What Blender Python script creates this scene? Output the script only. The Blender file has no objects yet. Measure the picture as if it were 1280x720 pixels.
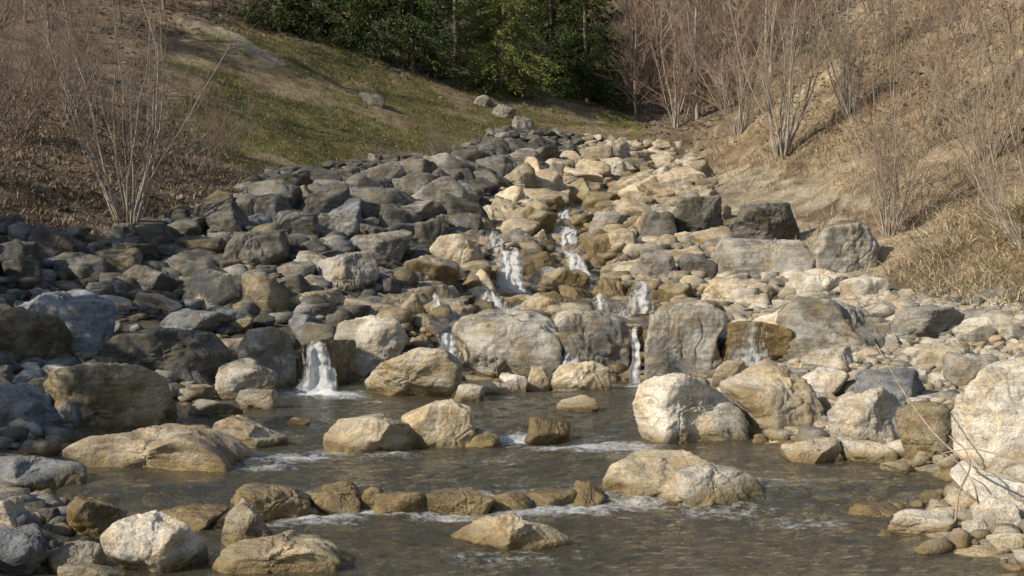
import bpy, bmesh, math, random
import numpy as np
from mathutils import Vector, Euler

rng = np.random.default_rng(11)
random.seed(5)
scene = bpy.context.scene
COL = scene.collection
R = math.radians

# ------------------------------------------------------------------ camera
F = 1700.0
HOR = 330.0
CAM = np.array([0.0, 0.0, 1.8])
PITCH = math.atan((360 - HOR) / F)
FW = np.array([0, math.cos(PITCH), -math.sin(PITCH)])
UP = np.array([0, math.sin(PITCH), math.cos(PITCH)])

def ray(px, py):
    return FW + np.array([1.0, 0, 0]) * (px - 640) / F + UP * (360 - py) / F

def at(px, py, d):
    r = ray(px, py)
    return CAM + r * (d / r[1])

def project(P):
    rel = P - CAM
    zc = rel @ FW
    zs = np.where(zc > 0.3, zc, 0.3)
    return 640 + F * rel[:, 0] / zs, 360 - F * (rel @ UP) / zs, zc

cd = bpy.data.cameras.new('camera')
cam = bpy.data.objects.new('camera', cd)
COL.objects.link(cam)
cam.location = CAM
cam.rotation_euler = (math.pi / 2 - PITCH, 0, 0)
cd.sensor_width = 36
cd.lens = 36 * F / 1280
cd.clip_end = 600
scene.camera = cam

# ------------------------------------------------------------------ noise
perm = rng.permutation(256)
grd = rng.normal(size=(256, 3)); grd /= np.linalg.norm(grd, axis=1)[:, None]

def gnoise(P):
    P = np.asarray(P, float)
    i = np.floor(P).astype(np.int64); f = P - i
    u = f * f * f * (f * (f * 6 - 15) + 10)
    out = np.zeros(len(P))
    for dx in (0, 1):
        wx = u[:, 0] if dx else 1 - u[:, 0]
        hx = perm[(i[:, 0] + dx) & 255]
        for dy in (0, 1):
            wy = u[:, 1] if dy else 1 - u[:, 1]
            hy = perm[(hx + i[:, 1] + dy) & 255]
            for dz in (0, 1):
                wz = u[:, 2] if dz else 1 - u[:, 2]
                h = perm[(hy + i[:, 2] + dz) & 255]
                g = grd[h]
                out += wx * wy * wz * ((f[:, 0] - dx) * g[:, 0] + (f[:, 1] - dy) * g[:, 1] + (f[:, 2] - dz) * g[:, 2])
    return out * 1.5

def fbm(P, o=3, gain=.5):
    s = 0; a = 1.0; P = np.array(P, float)
    for k in range(o):
        s = s + a * gnoise(P + 17.3 * k); P = P * 2.03; a *= gain
    return s

def n2(x, y, sc, o=3, off=0):
    return fbm(np.stack([x * sc, y * sc, np.full_like(x, off + .37)], 1), o)

# ------------------------------------------------------------------ mesh helpers
def fast_mesh(name, V, Fc, smooth=True):
    V = np.ascontiguousarray(V, dtype=np.float32); Fc = np.ascontiguousarray(Fc, dtype=np.int32)
    k = Fc.shape[1]
    me = bpy.data.meshes.new(name)
    me.vertices.add(len(V)); me.vertices.foreach_set('co', V.ravel())
    me.loops.add(Fc.size); me.loops.foreach_set('vertex_index', Fc.ravel())
    me.polygons.add(len(Fc)); me.polygons.foreach_set('loop_start', np.arange(0, Fc.size, k, dtype=np.int32))
    me.update(calc_edges=True)
    me.polygons.foreach_set('use_smooth', np.full(len(Fc), bool(smooth)))
    me.update()
    return me

def link(name, me, mat=None, parent=None, loc=(0, 0, 0)):
    o = bpy.data.objects.new(name, me)
    COL.objects.link(o)
    if mat is not None:
        me.materials.append(mat)
    o.location = loc
    if parent is not None:
        o.parent = parent
    return o

def empty(name, loc, rz=0.0):
    o = bpy.data.objects.new(name, None)
    COL.objects.link(o)
    o.location = loc; o.rotation_euler = (0, 0, rz)
    o.empty_display_size = .3
    return o

def tag(o, label=None, cat=None, group=None, kind=None):
    if label: o['label'] = label
    if cat: o['category'] = cat
    if group: o['group'] = group
    if kind: o['kind'] = kind
    return o

def set_attr(me, name, arr):
    a = me.attributes.new(name, 'FLOAT', 'POINT')
    a.data.foreach_set('value', np.ascontiguousarray(arr, dtype=np.float32))

def set_col(me, arr):
    a = me.attributes.new('Col', 'FLOAT_COLOR', 'POINT')
    c = np.ones((len(arr), 4), np.float32); c[:, :3] = arr
    a.data.foreach_set('color', c.ravel())

# ------------------------------------------------------------------ materials
class NT:
    def __init__(s, name):
        s.m = bpy.data.materials.new(name); s.m.use_nodes = True
        s.t = s.m.node_tree; s.t.nodes.clear()
        s.out = s.t.nodes.new('ShaderNodeOutputMaterial')
    def n(s, typ, ins=None, **props):
        nd = s.t.nodes.new('ShaderNode' + typ)
        for k, v in props.items(): setattr(nd, k, v)
        if ins:
            for k, v in ins.items():
                sock = nd.inputs[k]
                if isinstance(v, bpy.types.NodeSocket): s.t.links.new(v, sock)
                else: sock.default_value = v
        return nd
    def math(s, op, a, b=0.0, clamp=False):
        return s.n('Math', {0: a, 1: b}, operation=op, use_clamp=clamp).outputs[0]
    def noise(s, vec, scale, detail=4, rough=.55):
        return s.n('TexNoise', {'Vector': vec, 'Scale': scale, 'Detail': detail, 'Roughness': rough}).outputs['Fac']
    def ramp(s, fac, stops):
        nd = s.n('ValToRGB', {'Fac': fac}); cr = nd.color_ramp
        while len(cr.elements) < len(stops): cr.elements.new(.5)
        for e, (p, c) in zip(cr.elements, stops):
            e.position = p
            e.color = (c[0], c[1], c[2], 1) if not isinstance(c, (int, float)) else (c, c, c, 1)
        return nd.outputs[0]
    def mix(s, fac, a, b, mode='MIX'):
        nd = s.n('Mix', None, data_type='RGBA', blend_type=mode)
        for sock, v in ((nd.inputs[0], fac), (nd.inputs[6], a), (nd.inputs[7], b)):
            if isinstance(v, bpy.types.NodeSocket): s.t.links.new(v, sock)
            elif isinstance(v, (tuple, list)): sock.default_value = (v[0], v[1], v[2], 1)
            else: sock.default_value = v
        return nd.outputs[2]
    def maprange(s, v, a, b, c, d):
        return s.n('MapRange', {0: v, 1: a, 2: b, 3: c, 4: d}).outputs[0]
    def finish(s, sh):
        s.t.links.new(sh, s.out.inputs[0]); return s.m

OCHRE = [(.3, (.055, .040, .015)), (.5, (.165, .115, .043)), (.68, (.35, .255, .11))]
def rock_mat(name, lo, hi, rough=.85, moss=0.0, algae=0.0, speck=.5, cover=0.0):
    t = NT(name)
    pos = t.n('NewGeometry').outputs['Position']
    nrm = t.n('NewGeometry').outputs['Normal']
    rnd = t.n('ObjectInfo').outputs['Random']
    big = t.noise(pos, 1.6, 4, .6)
    mid = t.noise(pos, 8.0, 7, .7)
    fine = t.noise(pos, 55.0, 3, .7)
    strat = t.n('Mapping', {'Vector': pos, 'Rotation': (.5, .35, .4), 'Scale': (1.5, 2.0, 14.0)}).outputs[0]
    st = t.noise(strat, 1.0, 4, .6)
    f = t.math('ADD', t.math('MULTIPLY', big, .55), t.math('MULTIPLY', mid, .45))
    f = t.math('ADD', f, t.math('MULTIPLY', t.math('SUBTRACT', st, .5), .35))
    md = tuple((a + b) / 2 for a, b in zip(lo, hi))
    c = t.ramp(f, [(.30, tuple(v * .75 for v in lo)), (.44, lo), (.52, md), (.66, hi)])
    sp = t.ramp(fine, [(.34, .4), (.5, 1.0), (.66, 1.35)])
    c = t.mix(speck, c, sp, 'MULTIPLY')
    stain = t.ramp(t.noise(pos, 3.1, 6, .65), [(.48, 0), (.64, .7)])
    c = t.mix(stain, c, t.mix(1.0, c, (1.0, .8, .54), 'MULTIPLY'))
    if moss > 0:
        mm = t.math('MULTIPLY', t.ramp(t.noise(pos, 5.0, 7, .7), [(.44, 0), (.58, 1)]), moss)
        c = t.mix(mm, c, (.11, .095, .04))
    v = t.maprange(rnd, 0, 1, .76, 1.2)
    c = t.mix(1.0, c, t.n('CombineColor', {0: v, 1: v, 2: v}).outputs[0], 'MULTIPLY')
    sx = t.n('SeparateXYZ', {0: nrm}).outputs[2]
    ochre = t.ramp(t.math('ADD', t.math('MULTIPLY', mid, .6), t.math('MULTIPLY', t.noise(pos, 3.0, 5, .65), .4)), OCHRE)
    if algae > 0:
        am = t.math('ADD', t.math('MULTIPLY', t.noise(pos, 2.4, 5, .6), 1.0), t.maprange(sx, -.2, 1, .12, -.14))
        am = t.maprange(t.math('ADD', am, cover), .36, .60, 0, algae)
        c = t.mix(am, c, ochre)
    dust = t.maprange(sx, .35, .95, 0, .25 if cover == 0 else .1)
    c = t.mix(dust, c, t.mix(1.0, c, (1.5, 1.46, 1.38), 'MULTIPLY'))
    # water line of the pool: ochre algae and a wet dark band
    p = t.n('SeparateXYZ', {0: pos})
    wl = t.math('ADD', t.maprange(p.outputs[1], 10.0, 10.4, 0, .12), t.maprange(p.outputs[1], 12.8, 13.6, 0, .08))
    hgt = t.math('SUBTRACT', p.outputs[2], wl)
    hgt = t.math('SUBTRACT', hgt, t.math('MULTIPLY', t.math('SUBTRACT', t.noise(pos, 4.0, 5, .6), .4), .34))
    wet = t.maprange(hgt, -.01, .10, 1, 0)
    c = t.mix(t.math('MULTIPLY', wet, .85), c, ochre)
    wr = t.math('MAXIMUM', wet, (.7 if cover == 0 else 1.2) if algae > 0 else 0.0)
    rg = t.math('SUBTRACT', rough, t.math('MULTIPLY', wr, .48))
    vor = t.n('TexVoronoi', {'Vector': pos, 'Scale': 2.4}, feature='DISTANCE_TO_EDGE').outputs['Distance']
    crack = t.maprange(vor, 0, .05, 0, 1)
    hh = t.math('ADD', t.math('MULTIPLY', mid, 1.0), t.math('MULTIPLY', fine, .3))
    hh = t.math('ADD', hh, t.math('MULTIPLY', st, .45))
    hh = t.math('ADD', hh, t.math('MULTIPLY', crack, .07))
    bp = t.n('Bump', {'Strength': .75, 'Distance': .06, 'Height': hh}).outputs[0]
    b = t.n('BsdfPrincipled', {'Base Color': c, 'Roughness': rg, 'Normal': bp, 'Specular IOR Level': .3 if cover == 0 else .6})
    return t.finish(b.outputs[0])

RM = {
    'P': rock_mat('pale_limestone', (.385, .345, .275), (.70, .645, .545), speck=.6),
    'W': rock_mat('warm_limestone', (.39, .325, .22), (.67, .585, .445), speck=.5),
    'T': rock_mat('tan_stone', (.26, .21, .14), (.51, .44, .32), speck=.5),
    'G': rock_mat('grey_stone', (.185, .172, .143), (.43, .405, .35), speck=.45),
    'D': rock_mat('dark_stone', (.08, .076, .069), (.225, .215, .198), moss=.35, speck=.5),  # dark stone; on the left bank its darkness also carries painted shade
    'B': rock_mat('blue_grey_stone', (.135, .143, .153), (.32, .33, .335), speck=.5),  # blue tone of the left boulders is shade put into the colour
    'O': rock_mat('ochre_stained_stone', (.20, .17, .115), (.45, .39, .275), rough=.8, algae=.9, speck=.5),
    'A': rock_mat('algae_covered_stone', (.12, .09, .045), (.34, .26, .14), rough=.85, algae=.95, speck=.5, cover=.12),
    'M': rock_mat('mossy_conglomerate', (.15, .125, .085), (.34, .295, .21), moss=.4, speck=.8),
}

def leaf_mat(name, c0, c1, c2, sc=2.0, trans=.25, rough=.7):
    t = NT(name)
    g = t.n('NewGeometry')
    f = t.math('ADD', t.math('MULTIPLY', g.outputs['Random Per Island'], .5), t.math('MULTIPLY', t.noise(g.outputs['Position'], sc, 3), .5))
    c = t.ramp(f, [(.2, c0), (.5, c1), (.75, c2)])
    b = t.n('BsdfPrincipled', {'Base Color': c, 'Roughness': rough, 'Specular IOR Level': .2})
    tr = t.n('BsdfTranslucent', {'Color': c})
    m = t.n('MixShader', {0: trans, 1: b.outputs[0], 2: tr.outputs[0]})
    return t.finish(m.outputs[0])

def bark_mat(name, c0, c1, sc=12):
    t = NT(name)
    pos = t.n('NewGeometry').outputs['Position']
    n = t.noise(t.n('Mapping', {'Vector': pos, 'Scale': (1, 1, .3)}).outputs[0], sc, 3, .65)
    c = t.ramp(n, [(.3, c0), (.65, c1)])
    return t.finish(t.n('BsdfPrincipled', {'Base Color': c, 'Roughness': .85, 'Specular IOR Level': .2}).outputs[0])

M_green = leaf_mat('green_grass', (.095, .09, .032), (.165, .15, .052), (.29, .245, .115), .7)
M_dry = leaf_mat('dry_grass', (.22, .165, .10), (.40, .31, .195), (.57, .47, .32), 1.2)
M_straw = leaf_mat('pale_straw', (.30, .24, .15), (.50, .41, .26), (.68, .58, .41), 1.2)
M_litter = leaf_mat('leaf_litter', (.105, .078, .05), (.205, .155, .10), (.37, .295, .205), 2.0, .1)
M_con_d = leaf_mat('dark_needles', (.018, .028, .010), (.05, .068, .020), (.11, .13, .042), .8, .2)
M_con_l = leaf_mat('sunlit_green_needles', (.05, .07, .018), (.125, .15, .038), (.22, .24, .075), .8, .25)  # green spruce needles, with sunlight brightened into their colour
M_red = leaf_mat('red_leaves', (.18, .05, .03), (.30, .10, .055), (.40, .17, .09), 1.0, .3)
M_bark_br = bark_mat('brown_bark', (.10, .08, .062), (.25, .20, .155))
M_bark_gr = bark_mat('grey_bark', (.18, .155, .125), (.40, .35, .285))
M_twig_red = bark_mat('reddish_twigs', (.155, .105, .077), (.32, .225, .162))
M_twig_br = bark_mat('brown_twigs', (.13, .102, .076), (.30, .238, .175))
M_twig_tan = bark_mat('tan_twigs', (.22, .165, .115), (.42, .33, .24))

# ------------------------------------------------------------------ terrain
ctrl = []
def cp(px, row, d): ctrl.append(tuple(at(px, row, d)))
def cw(x, y, z): ctrl.append((x, y, z))
for x, y, z in [(0, 5, -.35), (0, 8, -.3), (-1.5, 8, -.3), (1.5, 8, -.3), (0, 11, -.22), (-2.5, 11, -.18), (2.3, 11, -.18),
                (0, 14, -.1), (-3, 14, -.08), (1.5, 14, -.08), (0, 17, -.08), (-2.3, 17, -.08), (1.4, 17, -.03), (0, 18.5, 0), (-2.4, 18, 0), (1.9, 18.4, .05),
                (-4.3, 11, .16), (-4.7, 14, .34), (-4.0, 16.6, .40), (-3.2, 8.5, .10), (-6, 10, .55), (-7, 14, 1.0), (-4, 5, .3),
                (2.95, 8.8, .05), (3.7, 11, .22), (2.95, 12.8, .24), (2.9, 15, .36), (4.5, 13, .5), (5, 10, .45), (3.6, 6.5, .1),
                (-2.6, 20, .95), (-1, 20, .92), (.6, 20, .9), (2.2, 20, .9), (3.4, 19, .62),
                (0, -15, -.5), (-14, -10, 3), (14, -10, 3), (-7, 3, 1.1), (7, 3, 1.0), (-12, 10, 3.6), (10, 10, 2.6),
                (-20, 28, 8.5), (-40, 30, 17), (-60, 30, 24), (-40, 0, 14), (-60, -10, 22), (25, 28, 11), (45, 28, 20), (60, 28, 26), (40, 0, 14), (60, -10, 22),
                (0, 85, 17), (0, 100, 26), (0, 130, 42), (-30, 85, 25), (30, 85, 25), (-60, 80, 38), (60, 80, 38), (-30, 130, 46), (30, 130, 48), (-60, 130, 56), (60, 130, 58), (14, 80, 16), (-14, 80, 19)]:
    cw(x, y, z)
for p in [(640, 350, 24), (640, 300, 30), (690, 238, 40), (830, 190, 52), (760, 215, 46), (500, 342, 24), (500, 286, 30), (580, 226, 40), (780, 344, 24), (800, 290, 30), (840, 234, 40),
          (300, 300, 25), (300, 362, 21.5), (0, 440, 16.5), (0, 383, 19), (130, 305, 24), (0, 280, 23), (165, 275, 26), (330, 216, 35), (430, 206, 40), (560, 188, 47), (640, 172, 51),
          (150, 425, 18.5), (250, 425, 19), (100, 350, 22),
          (240, 30, 50), (0, 150, 31), (0, 50, 41), (400, 100, 50), (450, 60, 60), (560, 130, 56), (620, 112, 62), (690, 150, 58), (770, 150, 62), (850, 160, 64), (250, 120, 40), (340, 75, 50), (200, 190, 33),
          (880, 192, 50), (890, 240, 41), (1010, 335, 27), (1100, 350, 24), (1280, 365, 20), (1180, 352, 22),
          (960, 190, 41), (1110, 290, 28), (980, 120, 46), (1060, 40, 49), (1110, 0, 51), (1280, 250, 24), (1280, 100, 33), (1280, 0, 41), (1200, 100, 36), (1150, 200, 31), (1000, 255, 34), (930, 200, 44),
          (1280, 440, 16.5), (1150, 430, 18), (1050, 440, 18.5)]:
    cp(*p)
C = np.array(ctrl)
def rbf_fit(C, lam=.02):
    n = len(C); XY = C[:, :2]
    D = np.linalg.norm(XY[:, None] - XY[None], axis=2)
    A = np.zeros((n + 3, n + 3)); A[:n, :n] = D - lam * np.eye(n) * 5
    A[:n, n] = 1; A[:n, n + 1:] = XY; A[n, :n] = 1; A[n + 1:, :n] = XY.T
    b = np.zeros(n + 3); b[:n] = C[:, 2]
    return np.linalg.solve(A, b)
Wt = rbf_fit(C)
def rbf(x, y):
    out = np.empty(len(x)); n = len(C)
    for s in range(0, len(x), 20000):
        q = np.stack([x[s:s + 20000], y[s:s + 20000]], 1)
        D = np.linalg.norm(q[:, None] - C[None, :, :2], axis=2)
        out[s:s + 20000] = D @ Wt[:n] + Wt[n] + q @ Wt[n + 1:]
    return out
gx = np.concatenate([np.arange(-70, -30, 2.5), np.arange(-30, -14, .5), np.arange(-14, 14, .13), np.arange(14, 30, .5), np.arange(30, 71, 2.5)])
gy = np.concatenate([np.arange(-18, 4, .8), np.arange(4, 30, .12), np.arange(30, 70, .25), np.arange(70, 140, 1.0)])
GX, GY = np.meshgrid(gx, gy)
fx, fy = GX.ravel(), GY.ravel()
tz = rbf(fx, fy)
dist = np.hypot(fx, fy)
amp = np.clip(dist / 40, .25, 1.3)
bankw = np.clip((np.abs(fx) - 2.5) / 3, .3, 1)
tz = tz + bankw * amp * (.30 * n2(fx, fy, .22, 3, 3) + .09 * n2(fx, fy, 1.1, 3, 9)) + .03 * n2(fx, fy, 4.0, 2, 5)
tz = tz + np.clip((fx - 6) / 2, 0, 1) * np.clip((fy - 18) / 4, 0, 1) * np.clip((60 - fy) / 10, 0, 1) * .16 * n2(fx, fy, 1.6, 4, 57)
TZ = tz.reshape(GX.shape)

def H(x, y):
    x = np.atleast_1d(np.asarray(x, float)); y = np.atleast_1d(np.asarray(y, float))
    i = np.clip(np.searchsorted(gx, x) - 1, 0, len(gx) - 2); j = np.clip(np.searchsorted(gy, y) - 1, 0, len(gy) - 2)
    u = np.clip((x - gx[i]) / (gx[i + 1] - gx[i]), 0, 1); v = np.clip((y - gy[j]) / (gy[j + 1] - gy[j]), 0, 1)
    return (TZ[j, i] * (1 - u) + TZ[j, i + 1] * u) * (1 - v) + (TZ[j + 1, i] * (1 - u) + TZ[j + 1, i + 1] * u) * v

def WL(y):
    y = np.asarray(y, float)
    s1 = np.clip((y - 10.0) / .4, 0, 1); s2 = np.clip((y - 12.8) / .8, 0, 1)
    return .12 * s1 * s1 * (3 - 2 * s1) + .08 * s2 * s2 * (3 - 2 * s2)

def G(x, y):
    h = H(x, y); y = np.atleast_1d(np.asarray(y, float))
    return np.where((y < 19.2), np.maximum(h, WL(y)), h)

def hit(px, py, far=125):
    r = ray(px, py); r = r / r[1]
    d = np.concatenate([np.arange(4, 30, .03), np.arange(30, far, .1)])
    P = CAM + d[:, None] * r
    below = P[:, 2] < G(P[:, 0], P[:, 1])
    k = np.argmax(below) if below.any() else len(d) - 1
    return P[k, 0], d[k], float(G(P[k, 0], P[k, 1])[0])

def inpoly(px, py, poly):
    res = np.zeros(len(px), bool); n = len(poly)
    for a in range(n):
        x1, y1 = poly[a]; x2, y2 = poly[(a + 1) % n]
        if y1 == y2: continue
        c = ((y1 > py) != (y2 > py)) & (px < (x2 - x1) * (py - y1) / (y2 - y1) + x1)
        res ^= c
    return res

# course of the stream through the boulders: two arms; carve a channel along it
PATHS = [[(835, 195), (775, 212), (730, 240), (703, 268), (708, 298), (672, 322), (638, 345), (612, 382), (572, 418), (560, 438)],
         [(708, 298), (735, 335), (765, 358), (800, 375), (800, 405), (793, 425)]]
PW = []
for pth in PATHS:
    w = np.array([hit(a, b) for a, b in pth])[:, :2]
    tt = np.linspace(0, 1, len(w)); q = np.linspace(0, 1, 220)
    w = np.stack([np.interp(q, tt, w[:, 0]), np.interp(q, tt, w[:, 1])], 1)
    for _ in range(20): w[1:-1] = (w[:-2] + 2 * w[1:-1] + w[2:]) / 4
    PW.append(w)
PALL = np.vstack(PW)
def pdist(x, y):
    out = np.empty(len(x))
    for s in range(0, len(x), 20000):
        out[s:s + 20000] = np.sqrt(((x[s:s + 20000, None] - PALL[None, :, 0]) ** 2 + (y[s:s + 20000, None] - PALL[None, :, 1]) ** 2).min(1))
    return out
pd = pdist(fx, fy)
up_ = np.clip((fy - 19.5) / 2.5, 0, 1)
tz = tz - .40 * np.exp(-(pd / 1.0) ** 2) * up_ - .35 * np.exp(-(pd / 3.2) ** 2) * up_
# the bed drops in steps along the cascade
tz = tz + .16 * np.sin(tz * 2 * np.pi / .62) * np.exp(-(pd / 2.6) ** 2) * up_
TZ = tz.reshape(GX.shape)

Z_GREEN = [(215, 50), (300, 30), (360, 50), (430, 60), (480, 98), (560, 100), (640, 115), (800, 125), (800, 176), (740, 176), (665, 168), (600, 170), (560, 196), (430, 206), (345, 218), (285, 210), (225, 160), (180, 90)]
Z_PATH = [(222, 24), (258, 27), (300, 43), (334, 66), (352, 80), (338, 82), (300, 58), (252, 37), (224, 32)]
Z_RUBBLE = [(-300, 300), (0, 285), (130, 302), (250, 264), (330, 226), (420, 208), (560, 196), (606, 174), (655, 158), (700, 172), (790, 176), (872, 186), (888, 245), (905, 306), (1010, 346), (1100, 362), (1280, 382), (1600, 392), (1600, 720), (-300, 720)]
Z_RIGHT = [(872, 182), (900, 165), (960, 120), (1020, 40), (1070, -40), (1700, -60), (1700, 385), (1280, 380), (1100, 362), (1010, 348), (905, 310), (888, 240)]
Z_SOIL = [(890, 225), (935, 205), (985, 215), (1040, 232), (1085, 255), (1110, 300), (1095, 350), (1010, 348), (920, 310)]
Z_BAR = [(1040, 372), (1110, 366), (1290, 386), (1290, 470), (1190, 450), (1100, 440), (1060, 430)]

TV = np.stack([fx, fy, tz], 1)
tpx, tpy, tzc = project(TV)
jx = tpx + 26 * n2(fx, fy, .8, 4, 21); jy = tpy + 20 * n2(fx, fy, .9, 4, 33)
colr = np.tile(np.array([.185, .14, .092]), (len(fx), 1))
nz = n2(fx, fy, .5, 3, 41)[:, None]
colr *= 1 + .5 * nz
front = tzc > 1
def paint(poly, c, m=None):
    k = inpoly(jx, jy, poly) & front
    colr[k] = np.array(c) * (1 + .4 * nz[k])
paint(Z_GREEN, (.145, .132, .053))
paint(Z_RIGHT, (.34, .265, .17))
paint(Z_SOIL, (.38, .315, .22))
grassbare = lambda x, y: n2(x, y, .35, 4, 77) > .22
k = inpoly(jx, jy, Z_GREEN) & front & grassbare(fx, fy)
colr[k] = np.array([.24, .185, .11]) * (1 + .4 * nz[k])
k = inpoly(jx, jy, Z_RIGHT) & front & (n2(fx, fy, .45, 4, 87) > .18)
colr[k] = np.array([.22, .16, .10]) * (1 + .4 * nz[k])
k = inpoly(tpx + 9 * n2(fx, fy, 1.2, 3, 23), tpy + 7 * n2(fx, fy, 1.2, 3, 29), Z_PATH) & front
colr[k] = np.array([.33, .275, .19])
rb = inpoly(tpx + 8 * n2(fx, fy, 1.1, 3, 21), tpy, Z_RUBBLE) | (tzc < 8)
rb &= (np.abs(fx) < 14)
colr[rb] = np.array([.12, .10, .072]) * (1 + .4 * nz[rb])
gb = rb & (fy < 23) & (fx > 1.5) & (tz > WL(fy)) & ((fy < 19) | (tpx > 990))
colr[gb] = np.array([.36, .325, .26]) * (1 + .4 * nz[gb])
bed = (tz < WL(fy) + .02) & (fy < 19.3) & (np.abs(fx) < 8)
colr[bed] = np.array([.43, .345, .205]) * (1 + .8 * nz[bed])
nx_, ny_ = len(gx), len(gy)
ii = np.arange(nx_ * ny_).reshape(ny_, nx_)
TF = np.stack([ii[:-1, :-1].ravel(), ii[:-1, 1:].ravel(), ii[1:, 1:].ravel(), ii[1:, :-1].ravel()], 1)
t = NT('ground_surface')
pos = t.n('NewGeometry').outputs['Position']
vc = t.n('VertexColor', layer_name='Col').outputs[0]
a = t.noise(pos, 2.0, 8, .7); b_ = t.noise(pos, 22.0, 6, .7)
c = t.mix(1.0, vc, t.ramp(a, [(.3, .5), (.5, 1.0), (.7, 1.5)]), 'MULTIPLY')
c = t.mix(.8, c, t.ramp(b_, [(.3, .35), (.5, 1.0), (.7, 1.6)]), 'MULTIPLY')
bp = t.n('Bump', {'Strength': 1.0, 'Distance': .12, 'Height': t.math('ADD', a, t.math('MULTIPLY', b_, .5))}).outputs[0]
M_ground = t.finish(t.n('BsdfPrincipled', {'Base Color': c, 'Roughness': .95, 'Normal': bp, 'Specular IOR Level': .1}).outputs[0])
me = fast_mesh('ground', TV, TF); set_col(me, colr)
tag(link('ground', me, M_ground), kind='structure')

# ------------------------------------------------------------------ water
FOAM = []
def foam(px, row, r, a=1.0):
    x, d, z = hit(px, row); FOAM.append((x, d, r, a))
for q in [(395, 492, .42, 1.5), (425, 496, .3, .9), (350, 573, .28, 1.1), (380, 572, .28, .9), (330, 585, .24, .9), (420, 565, .3, .7), (650, 551, .28, 1.1), (690, 560, .28, .8), (735, 560, .28, 1.0), (780, 558, .28, .85), (820, 568, .3, .6),
          (560, 548, .2, .6), (480, 570, .3, .6), (720, 637, .3, .95), (690, 632, .2, .95), (660, 640, .3, .85), (560, 645, .3, .8), (620, 634, .25, .9), (500, 641, .25, .75), (455, 640, .25, .9), (400, 648, .28, .95), (340, 655, .2, .75), (790, 635, .3, .65), (640, 700, .4, .4), (1000, 655, .4, .5), (960, 600, .3, .45),
          (705, 487, .3, .7), (800, 482, .25, .9), (470, 502, .25, .5), (900, 640, .4, .55), (560, 470, .2, .9), (620, 575, .4, .4), (880, 590, .3, .4)]:
    foam(*q)
wx = np.arange(-8.5, 8.5, .05); wy = np.concatenate([np.arange(-16, 5, .5), np.arange(5, 19.3, .05)])
WX, WY = np.meshgrid(wx, wy); x_, y_ = WX.ravel(), WY.ravel()
fo = np.zeros(len(x_))
for (a0, b0, r0, s0) in FOAM:
    fo = np.maximum(fo, s0 * np.exp(-(((x_ - a0) / (r0 * 1.25)) ** 2 + ((y_ - b0) / (r0 * .9)) ** 2)))
lat = .5 + .8 * gnoise(np.stack([x_ * 1.7, y_ * .6, x_ * 0 + 8], 1))
slope = (np.exp(-((y_ - 10.15) / .25) ** 2) * .55 + np.exp(-((y_ - 13.1) / .35) ** 2) * .45) * np.clip(lat, 0, 1)
act = .75 + 1.5 * fo + slope
wz = WL(y_) + act * (.022 * fbm(np.stack([x_ * 1.6, y_ * 3.2, x_ * 0], 1), 3, .55) + .015 * fbm(np.stack([x_ * 5, y_ * 9, x_ * 0 + 4], 1), 2))
ii = np.arange(len(x_)).reshape(len(wy), len(wx))
WFc = np.stack([ii[:-1, :-1].ravel(), ii[:-1, 1:].ravel(), ii[1:, 1:].ravel(), ii[1:, :-1].ravel()], 1)
me = fast_mesh('stream_water', np.stack([x_, y_, wz], 1), WFc)
set_attr(me, 'foam', np.clip(fo + slope * .42, 0, 1.5))
t = NT('stream_water_surface')
pos = t.n('NewGeometry').outputs['Position']
mp = t.n('Mapping', {'Vector': pos, 'Scale': (2.4, 5.0, 1)}).outputs[0]
rp = t.math('ADD', t.noise(mp, 1.6, 4, .6), t.math('MULTIPLY', t.noise(mp, 6.0, 3, .6), .35))
bp = t.n('Bump', {'Strength': .75, 'Distance': .06, 'Height': rp}).outputs[0]
fr = t.n('Fresnel', {'IOR': 1.33, 'Normal': bp}).outputs[0]
tr = t.n('BsdfTransparent', {'Color': (.93, .905, .77, 1)})
gl = t.n('BsdfGlossy', {'Color': (1.0, .97, .90, 1), 'Roughness': .06, 'Normal': bp})
w1 = t.n('MixShader', {0: fr, 1: tr.outputs[0], 2: gl.outputs[0]})
silt = t.n('BsdfDiffuse', {'Color': (.31, .285, .20, 1), 'Normal': bp})
w1 = t.n('MixShader', {0: .13, 1: w1.outputs[0], 2: silt.outputs[0]})
at_ = t.n('Attribute', attribute_name='foam').outputs['Fac']
fn = t.math('ADD', t.math('MULTIPLY', t.noise(t.n('Mapping', {'Vector': pos, 'Scale': (5, 9, 4)}).outputs[0], 1.6, 4, .6), .5), t.math('MULTIPLY', t.noise(pos, 28, 4, .75), .5))
fm = t.maprange(t.math('ADD', fn, t.math('MULTIPLY', at_, .34)), .62, .96, 0, .85)
df = t.n('BsdfDiffuse', {'Color': (.72, .73, .72, 1), 'Normal': bp})
w2 = t.n('MixShader', {0: fm, 1: w1.outputs[0], 2: df.outputs[0]})
M_water = t.finish(w2.outputs[0])
tag(link('stream_water', me, M_water), kind='structure')

# ------------------------------------------------------------------ rocks
ICO = {}
for lv in (2, 3, 4, 5, 6):
    bm = bmesh.new(); bmesh.ops.create_icosphere(bm, subdivisions=lv, radius=1)
    bm.verts.ensure_lookup_table()
    ICO[lv] = (np.array([v.co[:] for v in bm.verts]), np.array([[v.index for v in f.verts] for f in bm.faces]))
    bm.free()

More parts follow.
